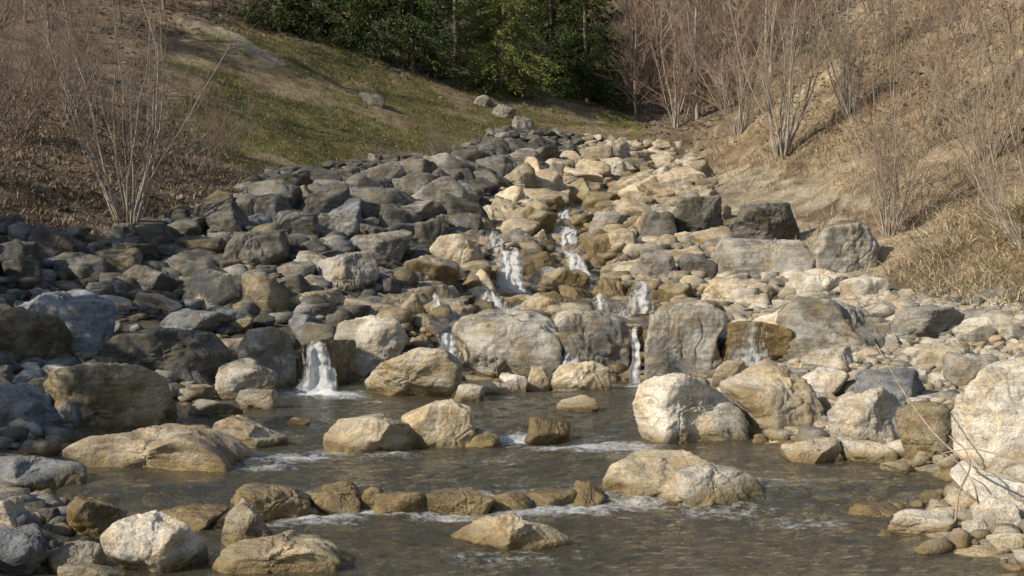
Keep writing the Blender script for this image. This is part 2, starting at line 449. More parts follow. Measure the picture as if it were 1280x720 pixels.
def rock_unit(seed, level=5, p=20, K=12, rough=1.0):
    g = np.random.default_rng(seed)
    V = ICO[level][0]
    n = g.normal(size=(K, 3)); n /= np.linalg.norm(n, axis=1)[:, None]
    d = g.uniform(.50, 1.0, K)
    tn = g.normal(size=3) * .22 + np.array([0, 0, 1]); n = np.vstack([n, tn / np.linalg.norm(tn)]); d = np.append(d, g.uniform(.5, .75))
    n = np.vstack([n, -n[:2]]); d = np.append(d, d[:2] * g.uniform(.8, 1.2, 2))
    Vw = V + .08 * np.stack([gnoise(V * 1.5 + seed % 37 + k * 9) for k in range(3)], 1)
    q = np.maximum(Vw @ n.T, 1e-3) / d
    r = (q ** p).sum(1) ** (-1 / p)
    r = np.clip(r, .3, 1.4)
    P = V * r[:, None]
    off = g.uniform(-50, 50, 3)
    disp = .06 * fbm(V * 1.2 + off, 2) + .045 * fbm(P * 3.0 + off, 3, .5) + .022 * rough * fbm(P * 9 + off, 3, .6)
    cr = np.maximum(0, .05 - np.abs(gnoise(P * 1.5 + off + 9))) / .05
    disp -= .04 * cr
    P = P + V * disp[:, None]
    lo, hi = P.min(0), P.max(0)
    return (P - (lo + hi) / 2) / ((hi - lo) / 2)

def warp_outline(P, poly):
    poly = np.array(poly, float)
    cx, cz = (poly[:, 0].min() + poly[:, 0].max()) / 2, (poly[:, 1].min() + poly[:, 1].max()) / 2
    nb = 120
    th = (np.arange(nb) + .5) / nb * 2 * np.pi - np.pi
    Rp = np.zeros(nb)
    for k, a in enumerate(th):
        dx, dz = math.cos(a), math.sin(a); best = 0
        for i in range(len(poly)):
            ax, az = poly[i] - (cx, cz); bx, bz = poly[(i + 1) % len(poly)] - (cx, cz)
            ex, ez = bx - ax, bz - az
            den = dx * ez - dz * ex
            if abs(den) < 1e-9: continue
            tt = (ax * ez - az * ex) / den; ss = (ax * dz - az * dx) / den
            if tt > 0 and -1e-6 <= ss <= 1 + 1e-6: best = max(best, tt)
        Rp[k] = best if best > 0 else .1
    rho = np.hypot(P[:, 0], P[:, 2]); ang = np.arctan2(P[:, 2], P[:, 0])
    b = np.clip(((ang + np.pi) / (2 * np.pi) * nb).astype(int), 0, nb - 1)
    S_ = np.zeros(nb); np.maximum.at(S_, b, rho)
    S_ = np.maximum(S_, .2)
    S_ = (np.roll(S_, 1) + S_ + np.roll(S_, -1)) / 3
    Rp = (np.roll(Rp, 1) + 2 * Rp + np.roll(Rp, -1)) / 4
    f = np.interp(ang, th, Rp / S_, period=2 * np.pi)
    Q = P.copy()
    Q[:, 0] = P[:, 0] * f + cx; Q[:, 2] = P[:, 2] * f + cz
    return Q

placed = []
hand = []
def place_rock(x0, y0, x1, y1, kind, label, poly=None, df=.8, name='boulder', seed=None, p=None, group=None):
    seed = seed if seed is not None else int(x0 * 7 + y0 * 13 + 5) % 100003
    cx = (x0 + x1) / 2
    hx, d, zg = hit(cx, min(y1, 760))
    w = (x1 - x0) * d / F
    dep = max(.12, w * df)
    yc = d + dep * .38
    sc = yc / F
    w = (x1 - x0) * sc
    Ptop = at(cx, y0, yc)
    h = max(Ptop[2] - zg, .06)
    sink = .10 + .18 * h + (.15 if d > 20 else 0)
    big = (x1 - x0) > 75 or poly
    g = np.random.default_rng(seed + 1)
    P = rock_unit(seed, 6 if big else 5, p or g.choice([14, 20, 30]), int(g.integers(8, 14)), 1.0 if big else .8)
    if poly:
        ph = max(1, y1 - y0)
        pl = [((a - cx) * sc, (y1 - b) / ph * h) for a, b in poly]
        pl = [(a, b if b > .08 * h else b - sink) for a, b in pl]
        P = warp_outline(P, pl)
        P[:, 1] *= dep / 2
    else:
        P[:, 0] *= w / 2; P[:, 1] *= dep / 2
        P[:, 2] = (P[:, 2] + 1) / 2 * (h + sink) - sink
    me = fast_mesh(name, P, ICO[6 if big else 5][1])
    o = link(name, me, RM[kind], loc=(Ptop[0], yc, zg))
    tag(o, label, name, group)
    placed.append((Ptop[0], yc, max(w, dep) / 2))
    hand.append((x0, y0, x1, y1, d))
    return o

rocks = [
 # ---- foreground, left
 (132, 638, 255, 718, 'P', 'speckled pale grey boulder at the bottom left, rounded top, beside the shallow water', [(132, 668), (150, 648), (195, 638), (235, 655), (255, 690), (248, 716), (190, 718), (150, 710)]),
 (270, 622, 342, 685, 'T', 'pointed tan grey boulder standing behind the low flat rock in the foreground', [(270, 680), (283, 645), (303, 622), (325, 640), (342, 668), (335, 685), (285, 685)]),
 (262, 668, 435, 714, 'T', 'low flat tan boulder lying in the water at the bottom left of the stream', [(262, 705), (290, 680), (350, 668), (405, 675), (435, 700), (420, 714), (290, 714)]),
 (78, 620, 158, 672, 'A', 'dark wet brown boulder at the left waterside behind the speckled pale boulder', None),
 (-40, 572, 112, 618, 'B', 'blocky blue grey boulder with a flat top at the left edge of the picture', [(-40, 578), (30, 572), (105, 580), (112, 600), (108, 618), (-40, 618)]),
 (-20, 620, 36, 676, 'P', 'pale rounded boulder at the left edge just below the blue grey block', None),
 (-30, 655, 60, 722, 'B', 'shaded blue grey boulder in the bottom left corner', None),
 (48, 676, 130, 716, 'G', 'low grey stone left of the speckled pale boulder', None),
 (75, 702, 165, 735, 'G', 'flat grey stone at the bottom edge in front of the speckled boulder', None),
 (185, 632, 282, 664, 'A', 'low ochre stained stone sitting in water behind the speckled pale boulder', None),
 (30, 630, 82, 660, 'D', 'small dark stone between the left pale boulder and the wet brown one', None),
 # ---- weir row of ochre stones
 (285, 604, 388, 650, 'A', 'leftmost and largest ochre stone of the low row across the stream', None),
 (380, 602, 460, 642, 'A', 'second ochre stone from the left in the low row across the stream', None),
 (446, 606, 498, 638, 'A', 'narrow brown stone in the low row, third from the left', None),
 (468, 612, 540, 642, 'A', 'rounded orange brown stone in front of the low row, fourth from the left', None),
 (526, 609, 620, 642, 'A', 'broad ochre stone in the middle of the low row across the stream', None),
 (604, 614, 668, 638, 'A', 'half sunk ochre stone right of the middle of the low row', None),
 (652, 611, 722, 634, 'A', 'low wet ochre stone in the row, second from its right end', None),
 (706, 601, 756, 630, 'A', 'small ochre stone at the right end of the row, against the white boulder pair', None),
 (565, 642, 718, 688, 'T', 'low tan boulder alone in the water at the bottom centre of the picture', [(565, 683), (600, 656), (640, 642), (685, 652), (718, 680), (705, 688), (590, 688)]),
 (750, 566, 896, 626, 'W', 'left half of the white boulder pair lying in the right of the stream', [(750, 602), (765, 583), (815, 568), (865, 568), (896, 585), (890, 612), (820, 626), (758, 623)]),
 (812, 578, 958, 632, 'P', 'right half of the white boulder pair, sloping down to the water', [(812, 616), (840, 588), (880, 578), (922, 586), (945, 600), (958, 625), (945, 632), (830, 631)]),
 (1048, 628, 1132, 646, 'A', 'flat orange stone just breaking the water on the right', None),
 (1108, 640, 1192, 670, 'P', 'flat pale stone at the water edge in the lower right', None),
 # ---- left pool side
 (85, 533, 312, 588, 'T', 'long flat tan topped boulder with brown wet side in the pool at left', [(85, 564), (120, 543), (190, 536), (250, 533), (290, 555), (312, 577), (300, 588), (95, 584)]),
 (258, 517, 362, 560, 'T', 'pointed two tone boulder leaning beside the long flat boulder at left', [(258, 555), (272, 527), (295, 517), (322, 528), (362, 550), (350, 560), (265, 560)]),
 (48, 450, 230, 532, 'M', 'big rounded brown conglomerate boulder with mossy pitted surface at left', [(48, 487), (70, 464), (120, 450), (185, 452), (222, 470), (230, 500), (226, 528), (180, 532), (100, 532), (62, 518)]),
 (-30, 480, 72, 542, 'B', 'blue grey boulder at the left edge beside the brown conglomerate boulder', [(-30, 490), (20, 480), (55, 503), (72, 528), (66, 542), (-30, 542)]),
 (-50, 383, 80, 456, 'M', 'dark brown rough boulder cut by the left edge of the picture', [(-50, 392), (20, 383), (65, 393), (80, 420), (72, 452), (-50, 456)]),
 (18, 362, 150, 440, 'B', 'large slate blue boulder behind the brown boulders at left', [(18, 386), (50, 366), (100, 362), (140, 376), (150, 410), (138, 436), (70, 440), (24, 424)]),
 (135, 408, 290, 478, 'D', 'wide dark grey boulder above the brown conglomerate boulder', [(135, 440), (160, 415), (215, 408), (265, 415), (290, 445), (285, 474), (220, 478), (150, 468)]),
 (118, 368, 166, 396, 'P', 'small pale stone on top of the dark boulders at left', None),
 (228, 335, 300, 388, 'W', 'pale lichen mottled boulder among the dark rubble at left', [(228, 375), (240, 345), (262, 335), (288, 342), (300, 370), (292, 388), (235, 388)]),
 (265, 448, 345, 498, 'P', 'pale boulder at the pool edge left of the left waterfall', None),
 (290, 406, 372, 482, 'G', 'grey boulder standing immediately left of the left waterfall', [(290, 440), (310, 412), (345, 406), (365, 418), (372, 450), (370, 478), (320, 482), (298, 465)]),
 (230, 480, 268, 502, 'T', 'little tan stone right beside the brown conglomerate boulder', None),
 (238, 498, 300, 520, 'G', 'low grey stone at the waterline behind the pointed boulder', None),
 (350, 520, 388, 532, 'T', 'tiny flat stone in the pool below the left waterfall', None),
 (295, 485, 350, 512, 'P', 'small pale stone in the water below the left pale boulder', None),
 (70, 500, 105, 535, 'B', 'small blue grey stone wedged beside the conglomerate boulder, on its left', None),
 (180, 385, 292, 420, 'B', 'long slate grey boulder above the wide dark boulder', None),
 (145, 425, 188, 455, 'B', 'small blue grey stone in front of the wide dark boulder', None),
 # ---- middle pool
 (405, 515, 546, 565, 'T', 'tan grey boulder in the middle of the pool, left of its pointed neighbour', [(405, 548), (425, 523), (470, 516), (510, 530), (546, 552), (535, 565), (415, 564)]),
 (500, 497, 596, 560, 'W', 'pale pointed boulder in the middle of the pool', [(500, 522), (538, 502), (565, 497), (590, 515), (596, 542), (575, 560), (520, 558)]),
 (655, 520, 714, 555, 'A', 'rounded ochre stone in the riffle at the middle of the pool', None),
 (578, 536, 628, 560, 'A', 'small ochre stone right beside the pale pointed boulder', None),
 (695, 494, 748, 514, 'T', 'small flat tan stone in the pool behind the riffle', None),
 (565, 480, 606, 502, 'P', 'small pale stone in front of the big central boulder', None),
 (452, 432, 580, 498, 'W', 'large warm white boulder at the pool edge right of the left waterfall', [(452, 482), (475, 455), (525, 433), (560, 434), (580, 455), (576, 485), (540, 498), (462, 498)]),
 (415, 393, 512, 472, 'P', 'smooth pale grey boulder above the warm white one, beside the left waterfall', [(415, 430), (425, 402), (465, 393), (500, 400), (512, 425), (495, 455), (450, 472), (420, 466)]),
 (364, 422, 446, 480, 'A', 'ochre ledge rock behind the left waterfall', None),
 (560, 387, 702, 475, 'G', 'biggest grey boulder at the centre of the rock step, flat topped', [(560, 415), (575, 398), (610, 387), (660, 389), (690, 398), (702, 420), (700, 455), (690, 475), (600, 475), (575, 452)]),
 (695, 387, 790, 472, 'G', 'dark streaked boulder between the two biggest boulders of the rock step', [(695, 405), (715, 390), (750, 387), (780, 400), (790, 425), (786, 465), (740, 472), (705, 445)]),
 (800, 375, 906, 476, 'G', 'tall grey boulder of the rock step with a wet right side', [(800, 474), (805, 430), (812, 396), (835, 380), (880, 375), (906, 393), (900, 440), (875, 474)]),
 (680, 450, 765, 488, 'W', 'low pale boulder at the foot of the dark streaked boulder', [(680, 480), (700, 458), (740, 450), (762, 460), (765, 486), (690, 488)]),
 (655, 458, 690, 488, 'W', 'small pale stone left of the low pale boulder at the rock step', None),
 (624, 466, 660, 490, 'P', 'small pale stone at the foot of the biggest grey boulder', None),
 (600, 476, 640, 494, 'P', 'little flat stone left of the small pale stones at the step', None),
 (896, 400, 992, 456, 'A', 'ochre wet ledge rock behind the right waterfall', None),
 # ---- right pool side
 (790, 462, 938, 553, 'P', 'large white boulder with ochre waterline in the right of the pool', [(790, 510), (797, 485), (815, 470), (845, 462), (872, 472), (905, 495), (930, 520), (938, 548), (915, 553), (805, 553), (795, 530)]),
 (900, 450, 1028, 545, 'W', 'large tan white boulder right behind the white pool boulder', [(900, 482), (935, 466), (965, 450), (990, 462), (1012, 480), (1028, 515), (1022, 543), (960, 545), (935, 530), (912, 508)]),
 (972, 368, 1108, 450, 'G', 'large smooth grey boulder right of the right waterfall', [(972, 396), (992, 373), (1030, 368), (1072, 386), (1108, 425), (1100, 447), (1030, 450), (980, 444)]),
 (1105, 382, 1206, 426, 'G', 'long low grey boulder at the foot of the right bank', None),
 (1030, 480, 1146, 560, 'P', 'pale angular boulder on the right shore', [(1030, 516), (1050, 496), (1095, 481), (1135, 505), (1146, 540), (1132, 560), (1050, 560), (1034, 545)]),
 (1120, 500, 1206, 578, 'M', 'olive grey boulder leaning beside the big pale boulder on the right shore', [(1120, 522), (1150, 502), (1206, 504), (1204, 540), (1180, 574), (1148, 578), (1126, 556)]),
 (1200, 448, 1352, 577, 'P', 'biggest pale boulder cut by the right edge of the picture', [(1200, 570), (1204, 500), (1225, 465), (1290, 448), (1340, 480), (1352, 570), (1260, 577)]),
 (975, 546, 1052, 578, 'W', 'low pale stone at the waterline in front of the right shore boulders', None),
 (1050, 550, 1120, 578, 'P', 'low white stone on the right shore beside the olive boulder', None),
 (1068, 456, 1176, 502, 'B', 'slanting blue grey slab on the right shore', None),
 (988, 432, 1068, 470, 'P', 'pale stone heap top right behind the tan white boulder', None),
 (1000, 458, 1062, 498, 'P', 'pale blocky stone right behind the tan white boulder', None),
 (1140, 425, 1222, 470, 'T', 'tan stone on the gravel above the slanting slab', None),
 (1180, 440, 1250, 486, 'G', 'grey stone above the biggest pale boulder at right', None),
 (1215, 622, 1282, 664, 'P', 'pale stone heaped at the right edge beside the arching stems', None),
 (1200, 646, 1250, 672, 'P', 'small pale stone at the right waterside under the stems', None),
 (1232, 664, 1290, 688, 'W', 'lowest pale stone at the right edge of the picture', None),
 (1100, 578, 1152, 590, 'P', 'flat stone in the shallows below the olive boulder', None),
 (890, 448, 940, 478, 'W', 'pale stone at the foot of the right waterfall', None),
 # ---- cascade
 (535, 292, 606, 336, 'W', 'warm white rounded boulder high in the middle of the cascade', [(535, 312), (548, 295), (575, 292), (600, 308), (606, 325), (590, 336), (550, 334)]),
 (438, 286, 516, 326, 'G', 'smooth grey boulder left of the warm white cascade boulder', None),
 (505, 318, 575, 362, 'O', 'ochre brown boulder below the warm white cascade boulder', None),
 (568, 336, 620, 374, 'W', 'tan boulder left beside the middle waterfall', None),
 (644, 314, 702, 346, 'A', 'ochre boulder right beside the middle waterfall', None),
 (658, 334, 736, 364, 'O', 'flat tan boulder below the ochre one right of the middle waterfall', None),
 (650, 366, 712, 396, 'T', 'rounded tan grey boulder above the biggest grey boulder', None),
 (698, 356, 745, 388, 'A', 'wet ochre slab left of the small right hand fall', None),
 (752, 346, 790, 382, 'A', 'brown mossy boulder directly left of the small right hand fall', None),
 (800, 312, 848, 352, 'G', 'grey tan boulder above the small right hand fall', None),
 (728, 292, 776, 326, 'O', 'ochre brown boulder at mid height of the cascade', None),
 (795, 264, 846, 306, 'D', 'dark tilted boulder on the right side of the cascade', None),
 (835, 244, 908, 296, 'D', 'dark slab like boulder against the right bank', [(835, 270), (850, 248), (900, 244), (908, 285), (895, 296), (842, 296)]),
 (860, 282, 916, 308, 'T', 'tan boulder in front of the dark slab against the right bank', None),
 (892, 292, 1020, 352, 'G', 'wide grey slab leaning on the foot of the right bank', [(892, 318), (908, 296), (1000, 300), (1020, 330), (1006, 352), (902, 352)]),
 (914, 252, 1002, 308, 'D', 'brownish dark slab set in the right bank soil', [(914, 290), (928, 256), (988, 252), (1002, 288), (994, 308), (918, 308)]),
 (1006, 276, 1102, 342, 'G', 'grey slab at the foot of the eroded soil on right', [(1006, 318), (1028, 284), (1080, 276), (1102, 308), (1094, 342), (1012, 342)]),
 (878, 346, 972, 386, 'W', 'flat pale slab above the right waterfall', None),
 (985, 336, 1062, 372, 'P', 'pale cracked boulder above the smooth grey one at right', None),
 (1048, 345, 1110, 376, 'P', 'pale stone at the foot of the right bank behind the smooth grey boulder', None),
 (848, 316, 896, 350, 'D', 'dark grey boulder left of the wide grey slab', None),
 (822, 352, 880, 380, 'O', 'ochre edged boulder right of the small right hand fall', None),
 (755, 285, 800, 312, 'T', 'tan boulder left of the dark tilted boulder', None),
 (518, 268, 562, 312, 'D', 'dark upright boulder left of the cascade top', None),
 (560, 266, 606, 292, 'D', 'dark grey boulder above the warm white cascade boulder', None),
 (632, 284, 672, 312, 'G', 'grey boulder right of the warm white cascade boulder', None),
 (662, 286, 692, 312, 'T', 'small tan boulder midway up the cascade, left of the water', None),
 (718, 238, 772, 264, 'A', 'long ochre boulder in the upper cascade', None),
 (795, 222, 882, 252, 'T', 'long tan grey boulder high on the right of the cascade', None),
 (610, 232, 660, 256, 'W', 'pale boulder in the upper cascade left of the long ochre one', None),
 (735, 264, 790, 288, 'G', 'flat grey boulder below the long ochre boulder', None),
 (425, 372, 512, 404, 'T', 'flat tan boulder above the smooth pale grey one', None),
 (500, 366, 538, 406, 'O', 'brown boulder between the flat tan boulder and the little side fall', None),
 (560, 376, 592, 400, 'T', 'small tan boulder above the little side fall', None),
 (395, 313, 474, 366, 'G', 'grey boulder left of the ochre brown cascade boulder', None),
 # ---- left rubble
 (352, 360, 432, 394, 'T', 'brown boulder left of the flat tan one in the left rubble', None),
 (298, 342, 372, 398, 'M', 'brownish mottled boulder right of the lichen mottled pale boulder', None),
 (255, 248, 318, 292, 'D', 'dark angular boulder at the top of the left rubble near the grass', None),
 (278, 286, 362, 338, 'D', 'big dark boulder in the left rubble above the lichen mottled one', None),
 (330, 262, 400, 298, 'D', 'dark flat boulder right of the angular one in the left rubble', None),
 (148, 330, 236, 372, 'D', 'dark brown boulder left of the lichen mottled pale one', None),
 (68, 314, 138, 358, 'D', 'dark boulder below the many stemmed shrub at left', None),
 (0, 318, 58, 360, 'D', 'dark boulder at the left edge high on the rubble', None),
 (390, 266, 450, 304, 'G', 'grey boulder at the middle of the upper left rubble', None),
 (165, 365, 228, 392, 'T', 'tan stone below the dark brown boulder in the left rubble', None),
 (592, 120, 624, 134, 'G', 'highest pale rock of the line trailing up the grass below the evergreens', None),
 (612, 131, 646, 147, 'G', 'grey craggy rock in the middle of the line trailing up the grass', None),
 (640, 146, 668, 162, 'G', 'lowest small rock of the line trailing up the grass', None),
 (448, 114, 482, 132, 'D', 'small dark rock lying alone on the green hillside', None),
 (810, 186, 858, 206, 'W', 'pale boulder at the very head of the cascade', None),
]
for r in rocks:
    x0, y0, x1, y1, k, lab, poly = r
    w = x1 - x0
    place_rock(x0, y0, x1, y1, k, lab, poly, name='boulder' if w > 55 else 'stone', p=8 if 'low row' in lab or 'in the row' in lab else None)
NHAND = len(rocks)

FALLS = [
 (374, 412, 426, 366, 428, 490, 'left waterfall spilling into the pool between two boulders', .52, 16.95, .12),
 (904, 976, 400, 900, 980, 456, 'thin curtain of water over the ochre ledge at right', .33, None, .15),
 (545, 572, 416, 546, 582, 454, 'little side fall just left of the biggest grey boulder', .56, None, .3),
 (692, 728, 438, 688, 740, 466, 'small white spill between the central boulder and the dark streaked one', .56, None, .5),
 (788, 799, 408, 787, 802, 479, 'thin thread of water left of the tall grey boulder', .5, None, .1),
 (621, 650, 312, 616, 658, 366, 'middle waterfall, the whitest one halfway up the cascade', .72, None, .45),
 (597, 626, 362, 592, 644, 394, 'low white fall under the middle waterfall', .6, None, .6),
 (791, 818, 350, 780, 820, 392, 'small right hand fall pouring between ochre boulders', .66, None, .45),
 (699, 724, 284, 692, 724, 314, 'small white fall high in the cascade', .6, None, .6),
 (691, 713, 258, 690, 717, 282, 'highest visible white spill of the cascade', .56, None, .6),
 (606, 626, 286, 608, 634, 316, 'narrow spill beside the warm white cascade boulder', .56, None, .6),
 (699, 724, 314, 714, 753, 350, 'slanting rill right of the middle waterfall', .5, None, .9),
 (739, 757, 366, 741, 767, 394, 'tiny spill left of the small right hand fall', .5, None, .6),
 (537, 557, 366, 535, 563, 398, 'tiny white spill beside the brown cascade boulder', .5, None, .6),
]
for wf in FALLS:
    hx, d_, z_ = hit((wf[3] + wf[4]) / 2, wf[5])
    hand.append((min(wf[0], wf[3]), wf[2], max(wf[1], wf[4]), wf[5], d_))
    placed.append((hx, d_ - .1, .25))

# ---- further boulders of the rubble: individuals from a set of shapes
NP = 24
protoV = [rock_unit(900 + i, 5, [16, 22, 30, 40][i % 4], 7 + i % 7, .9) for i in range(NP)]
protoM = {}
def proto_mesh(i, k):
    if (i, k) not in protoM:
        me = fast_mesh('boulder', protoV[i], ICO[5][1]); me.materials.append(RM[k]); protoM[(i, k)] = me
    return protoM[(i, k)]
HB = np.array(hand)
N = 40000
cxs = rng.uniform(-15, 13, N); cys = rng.uniform(8.5, 64, N)
cz = H(cxs, cys)
cpx, cpy, czc = project(np.stack([cxs, cys, cz], 1))
ok = inpoly(cpx, cpy, Z_RUBBLE) & (cpx > -25) & (cpx < 1305) & (cpy < 725)
ok &= (cz > WL(cys) + .05) | (cys > 19.2)
ok &= ~((cys < 18) & (cpx > 330) & (cpx < 780))
idx = np.where(ok)[0]
size = np.exp(rng.normal(-.22, .5, len(idx)))
size = np.clip(size, .22, 1.4)
near = cys[idx] < 17
size[near] = np.clip(size[near] * .4, .14, .55)
lft = (cpx[idx] < 330) & (cys[idx] >= 17)
size[lft] = np.clip(size[lft] * .85, .2, .95)
rgt = (cpx[idx] > 1000) & (cys[idx] >= 15)
size[rgt] = np.clip(size[rgt] * .5, .14, .5)
cpd = pdist(cxs[idx], cys[idx])
inch = (cpd < .6) & (cys[idx] > 19)
size[inch] = np.clip(size[inch] * .75, .25, .7)
edge = ~inpoly(cpx[idx], cpy[idx] - 24, Z_RUBBLE)
size[edge] = np.clip(size[edge] * .65, .16, .6)
order = np.argsort(-size + rng.normal(0, .12, len(size)))
PA = np.array(placed)
gen = []
for o_ in order:
    i = idx[o_]; s = size[o_]; x, y, z = cxs[i], cys[i], cz[i]
    rr = s / 2
    if (np.hypot(PA[:, 0] - x, PA[:, 1] - y) < .72 * (PA[:, 2] + rr)).any(): continue
    hh = s * .62
    pw = s * F / y; phh = hh * .75 * F / y
    bx0, bx1, by0, by1 = cpx[i] - pw / 2, cpx[i] + pw / 2, cpy[i] - phh, cpy[i] + .1 * pw
    ox = np.minimum(bx1, HB[:, 2]) - np.maximum(bx0, HB[:, 0]); oy = np.minimum(by1, HB[:, 3]) - np.maximum(by0, HB[:, 1])
    ov = np.clip(ox, 0, None) * np.clip(oy, 0, None)
    ar = (HB[:, 2] - HB[:, 0]) * (HB[:, 3] - HB[:, 1])
    if ((HB[:, 4] > y - .2) & (ov > .07 * ar)).any(): continue
    PA = np.vstack([PA, [x, y, rr]])
    gen.append((x, y, z, s, cpx[i], cpy[i], pw, cpd[o_]))
gen.sort(key=lambda g: -g[6])
NIND = 300 - NHAND
KL = {'P': 'pale', 'W': 'warm white', 'T': 'tan', 'G': 'grey', 'D': 'dark grey', 'B': 'blue grey', 'O': 'ochre stained', 'M': 'mossy brown', 'A': 'golden brown'}
PROW = [195, 240, 268, 298, 345, 382, 438]; PCOL = [835, 730, 703, 708, 638, 612, 560]
def region(px, py, y, pdv):
    if y < 18.5: return ('at the left waterside of the pool', 'left waterside stones', 'PGBTD') if px < 500 else ('on the gravel shore right of the pool', 'stones of the right shore', 'PPWPG')
    if px > 890 and py > 320: return ('at the foot of the right bank', 'boulders at the foot of the right bank', 'PPWG')
    if pdv < 1.0: return ('beside the running water of the cascade', 'boulders beside the cascade water', 'OOAOTO')
    pc = np.interp(py, PROW, PCOL)
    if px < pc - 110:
        if py > 245: return ('in the shaded rubble below the left bank', 'boulders of the left rubble', 'DDDBGDMD')  # mostly dark kinds, partly standing in for shade on this bank
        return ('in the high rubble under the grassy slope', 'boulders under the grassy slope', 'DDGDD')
    if py < 250: return ('in the upper reach of the cascade', 'boulders of the upper cascade', 'TWPTWT')
    if px > 800: return ('on the right side of the cascade', 'boulders on the right of the cascade', 'GTTGW')
    return ('in the middle of the stepped cascade', 'boulders of the middle cascade', 'TWTOWTPTG')
for gi, (x, y, z, s, px, py, pw, pv) in enumerate(gen[:NIND]):
    where, grp, kinds = region(px, py, y, pv)
    k = random.choice(kinds)
    nm = 'boulder' if s > .6 else 'stone'
    o = bpy.data.objects.new(nm, proto_mesh(random.randrange(NP), k)); COL.objects.link(o)
    hh = s * random.uniform(.42, .8)
    o.location = (x, y, z + hh * .08)
    o.scale = (s / 2 * random.uniform(.95, 1.35), s / 2 * random.uniform(.8, 1.05), hh / 2 * 1.2)
    o.rotation_euler = (random.uniform(-.4, .4), random.uniform(-.4, .4), random.uniform(0, 6.28))
    tag(o, '%s %s %s' % (KL[k], nm, where), nm, '%s %s' % (KL[k], grp))
def scatter_stones(name, items, mats, label, cat, lv=3):
    Vs, Fs, Mi = [], [], []
    base = [rock_unit(300 + i, lv, 24, 9, .5) for i in range(14)]
    n0 = 0
    for (x, y, z, s, mi) in items:
        P = base[random.randrange(14)]
        a = random.uniform(0, 6.28); ca, sa = math.cos(a), math.sin(a)
        sx, sy, sz = s / 2 * random.uniform(.85, 1.3), s / 2 * random.uniform(.8, 1.1), s / 2 * random.uniform(.45, .85)
        q = P * (sx, sy, sz)
        q = np.stack([q[:, 0] * ca - q[:, 1] * sa + x, q[:, 0] * sa + q[:, 1] * ca + y, q[:, 2] + z + sz * .3], 1)
        Vs.append(q); Fs.append(ICO[lv][1] + n0); Mi.append(np.full(len(ICO[lv][1]), mi, np.int32)); n0 += len(q)
    me = fast_mesh(name, np.vstack(Vs), np.vstack(Fs))
    for m in mats: me.materials.append(m)
    me.polygons.foreach_set('material_index', np.concatenate(Mi))
    o = bpy.data.objects.new(name, me); COL.objects.link(o)
    tag(o, label, cat, kind='stuff'); return o
ML = ['P', 'W', 'T', 'G', 'D', 'B', 'O', 'M', 'A']
def kidx(px, py, y, pv): return ML.index(random.choice(region(px, py, y, pv)[2]))
items = [(x, y, z, s, kidx(px, py, y, pv)) for (x, y, z, s, px, py, pw, pv) in gen[NIND:]]
scatter_stones('rubble', items, [RM[k] for k in ML], 'smaller broken rubble filling the gaps between the cascade boulders', 'rubble', 4)
N = 80000
qx = rng.uniform(-13, 12, N); qy = 6.5 + (rng.random(N) ** 1.5) * 46
qz = H(qx, qy); ppx, ppy, _ = project(np.stack([qx, qy, qz], 1))
k = inpoly(ppx, ppy, Z_RUBBLE) & (ppx > -60) & (ppx < 1340) & (ppy < 760)
under = (qz < WL(qy)) & (qy < 19.2)
bar = inpoly(ppx, ppy, Z_BAR)
keep = np.where(k & ((~under) | (rng.random(N) < .7)) & (bar | (rng.random(N) < np.where(qy < 19, .45, .36))))[0][:13500]
qd = pdist(qx[keep], qy[keep])
items = []
for i, pv in zip(keep, qd):
    s = float(np.clip(np.exp(random.gauss(-2.1, .5)), .04, .34)) * (1 if qy[i] < 20 else 1.8)
    if bar[i]: s = min(s, .22)
    if under[i]: s = min(s, .2)
    mi = random.choice([6, 2, 8, 1, 2, 3]) if under[i] else kidx(ppx[i], ppy[i], qy[i], pv)
    items.append((qx[i], qy[i], qz[i], s, mi))
scatter_stones('gravel', items, [RM[k] for k in ML], 'loose gravel and cobbles on the banks and the stream bed', 'gravel', 2)

# ------------------------------------------------------------------ waterfalls
t = NT('falling_water')
pos = t.n('NewGeometry').outputs['Position']
s1 = t.noise(t.n('Mapping', {'Vector': pos, 'Scale': (22, 8, 1.3)}).outputs[0], 1.5, 5, .7)
s2 = t.noise(t.n('Mapping', {'Vector': pos, 'Scale': (7, 7, 5)}).outputs[0], 1.5, 5, .7)
den = t.n('Attribute', attribute_name='whiteness').outputs['Fac']
f = t.math('ADD', t.math('MULTIPLY', s1, .6), t.math('MULTIPLY', s2, .4))
f = t.maprange(t.math('ADD', f, t.math('MULTIPLY', t.math('SUBTRACT', den, .5), .42)), .46, .70, 0, .94)
bp = t.n('Bump', {'Strength': .8, 'Distance': .06, 'Height': t.math('ADD', s1, s2)}).outputs[0]
d1 = t.n('BsdfPrincipled', {'Base Color': (.80, .81, .80, 1), 'Roughness': .4, 'Normal': bp})
d2 = t.n('BsdfTranslucent', {'Color': (.8, .82, .82, 1)})
dm = t.n('MixShader', {0: .3, 1: d1.outputs[0], 2: d2.outputs[0]})
# clear water where it is not white
cl = t.n('MixShader', {0: t.math('MULTIPLY', t.n('Fresnel', {'IOR': 1.33, 'Normal': bp}).outputs[0], .35), 1: t.n('BsdfTransparent', {'Color': (.88, .84, .74, 1)}).outputs[0], 2: t.n('BsdfGlossy', {'Color': (1, .96, .88, 1), 'Roughness': .12, 'Normal': bp}).outputs[0]})
M_fall = t.finish(t.n('MixShader', {0: f, 1: cl.outputs[0], 2: dm.outputs[0]}).outputs[0])

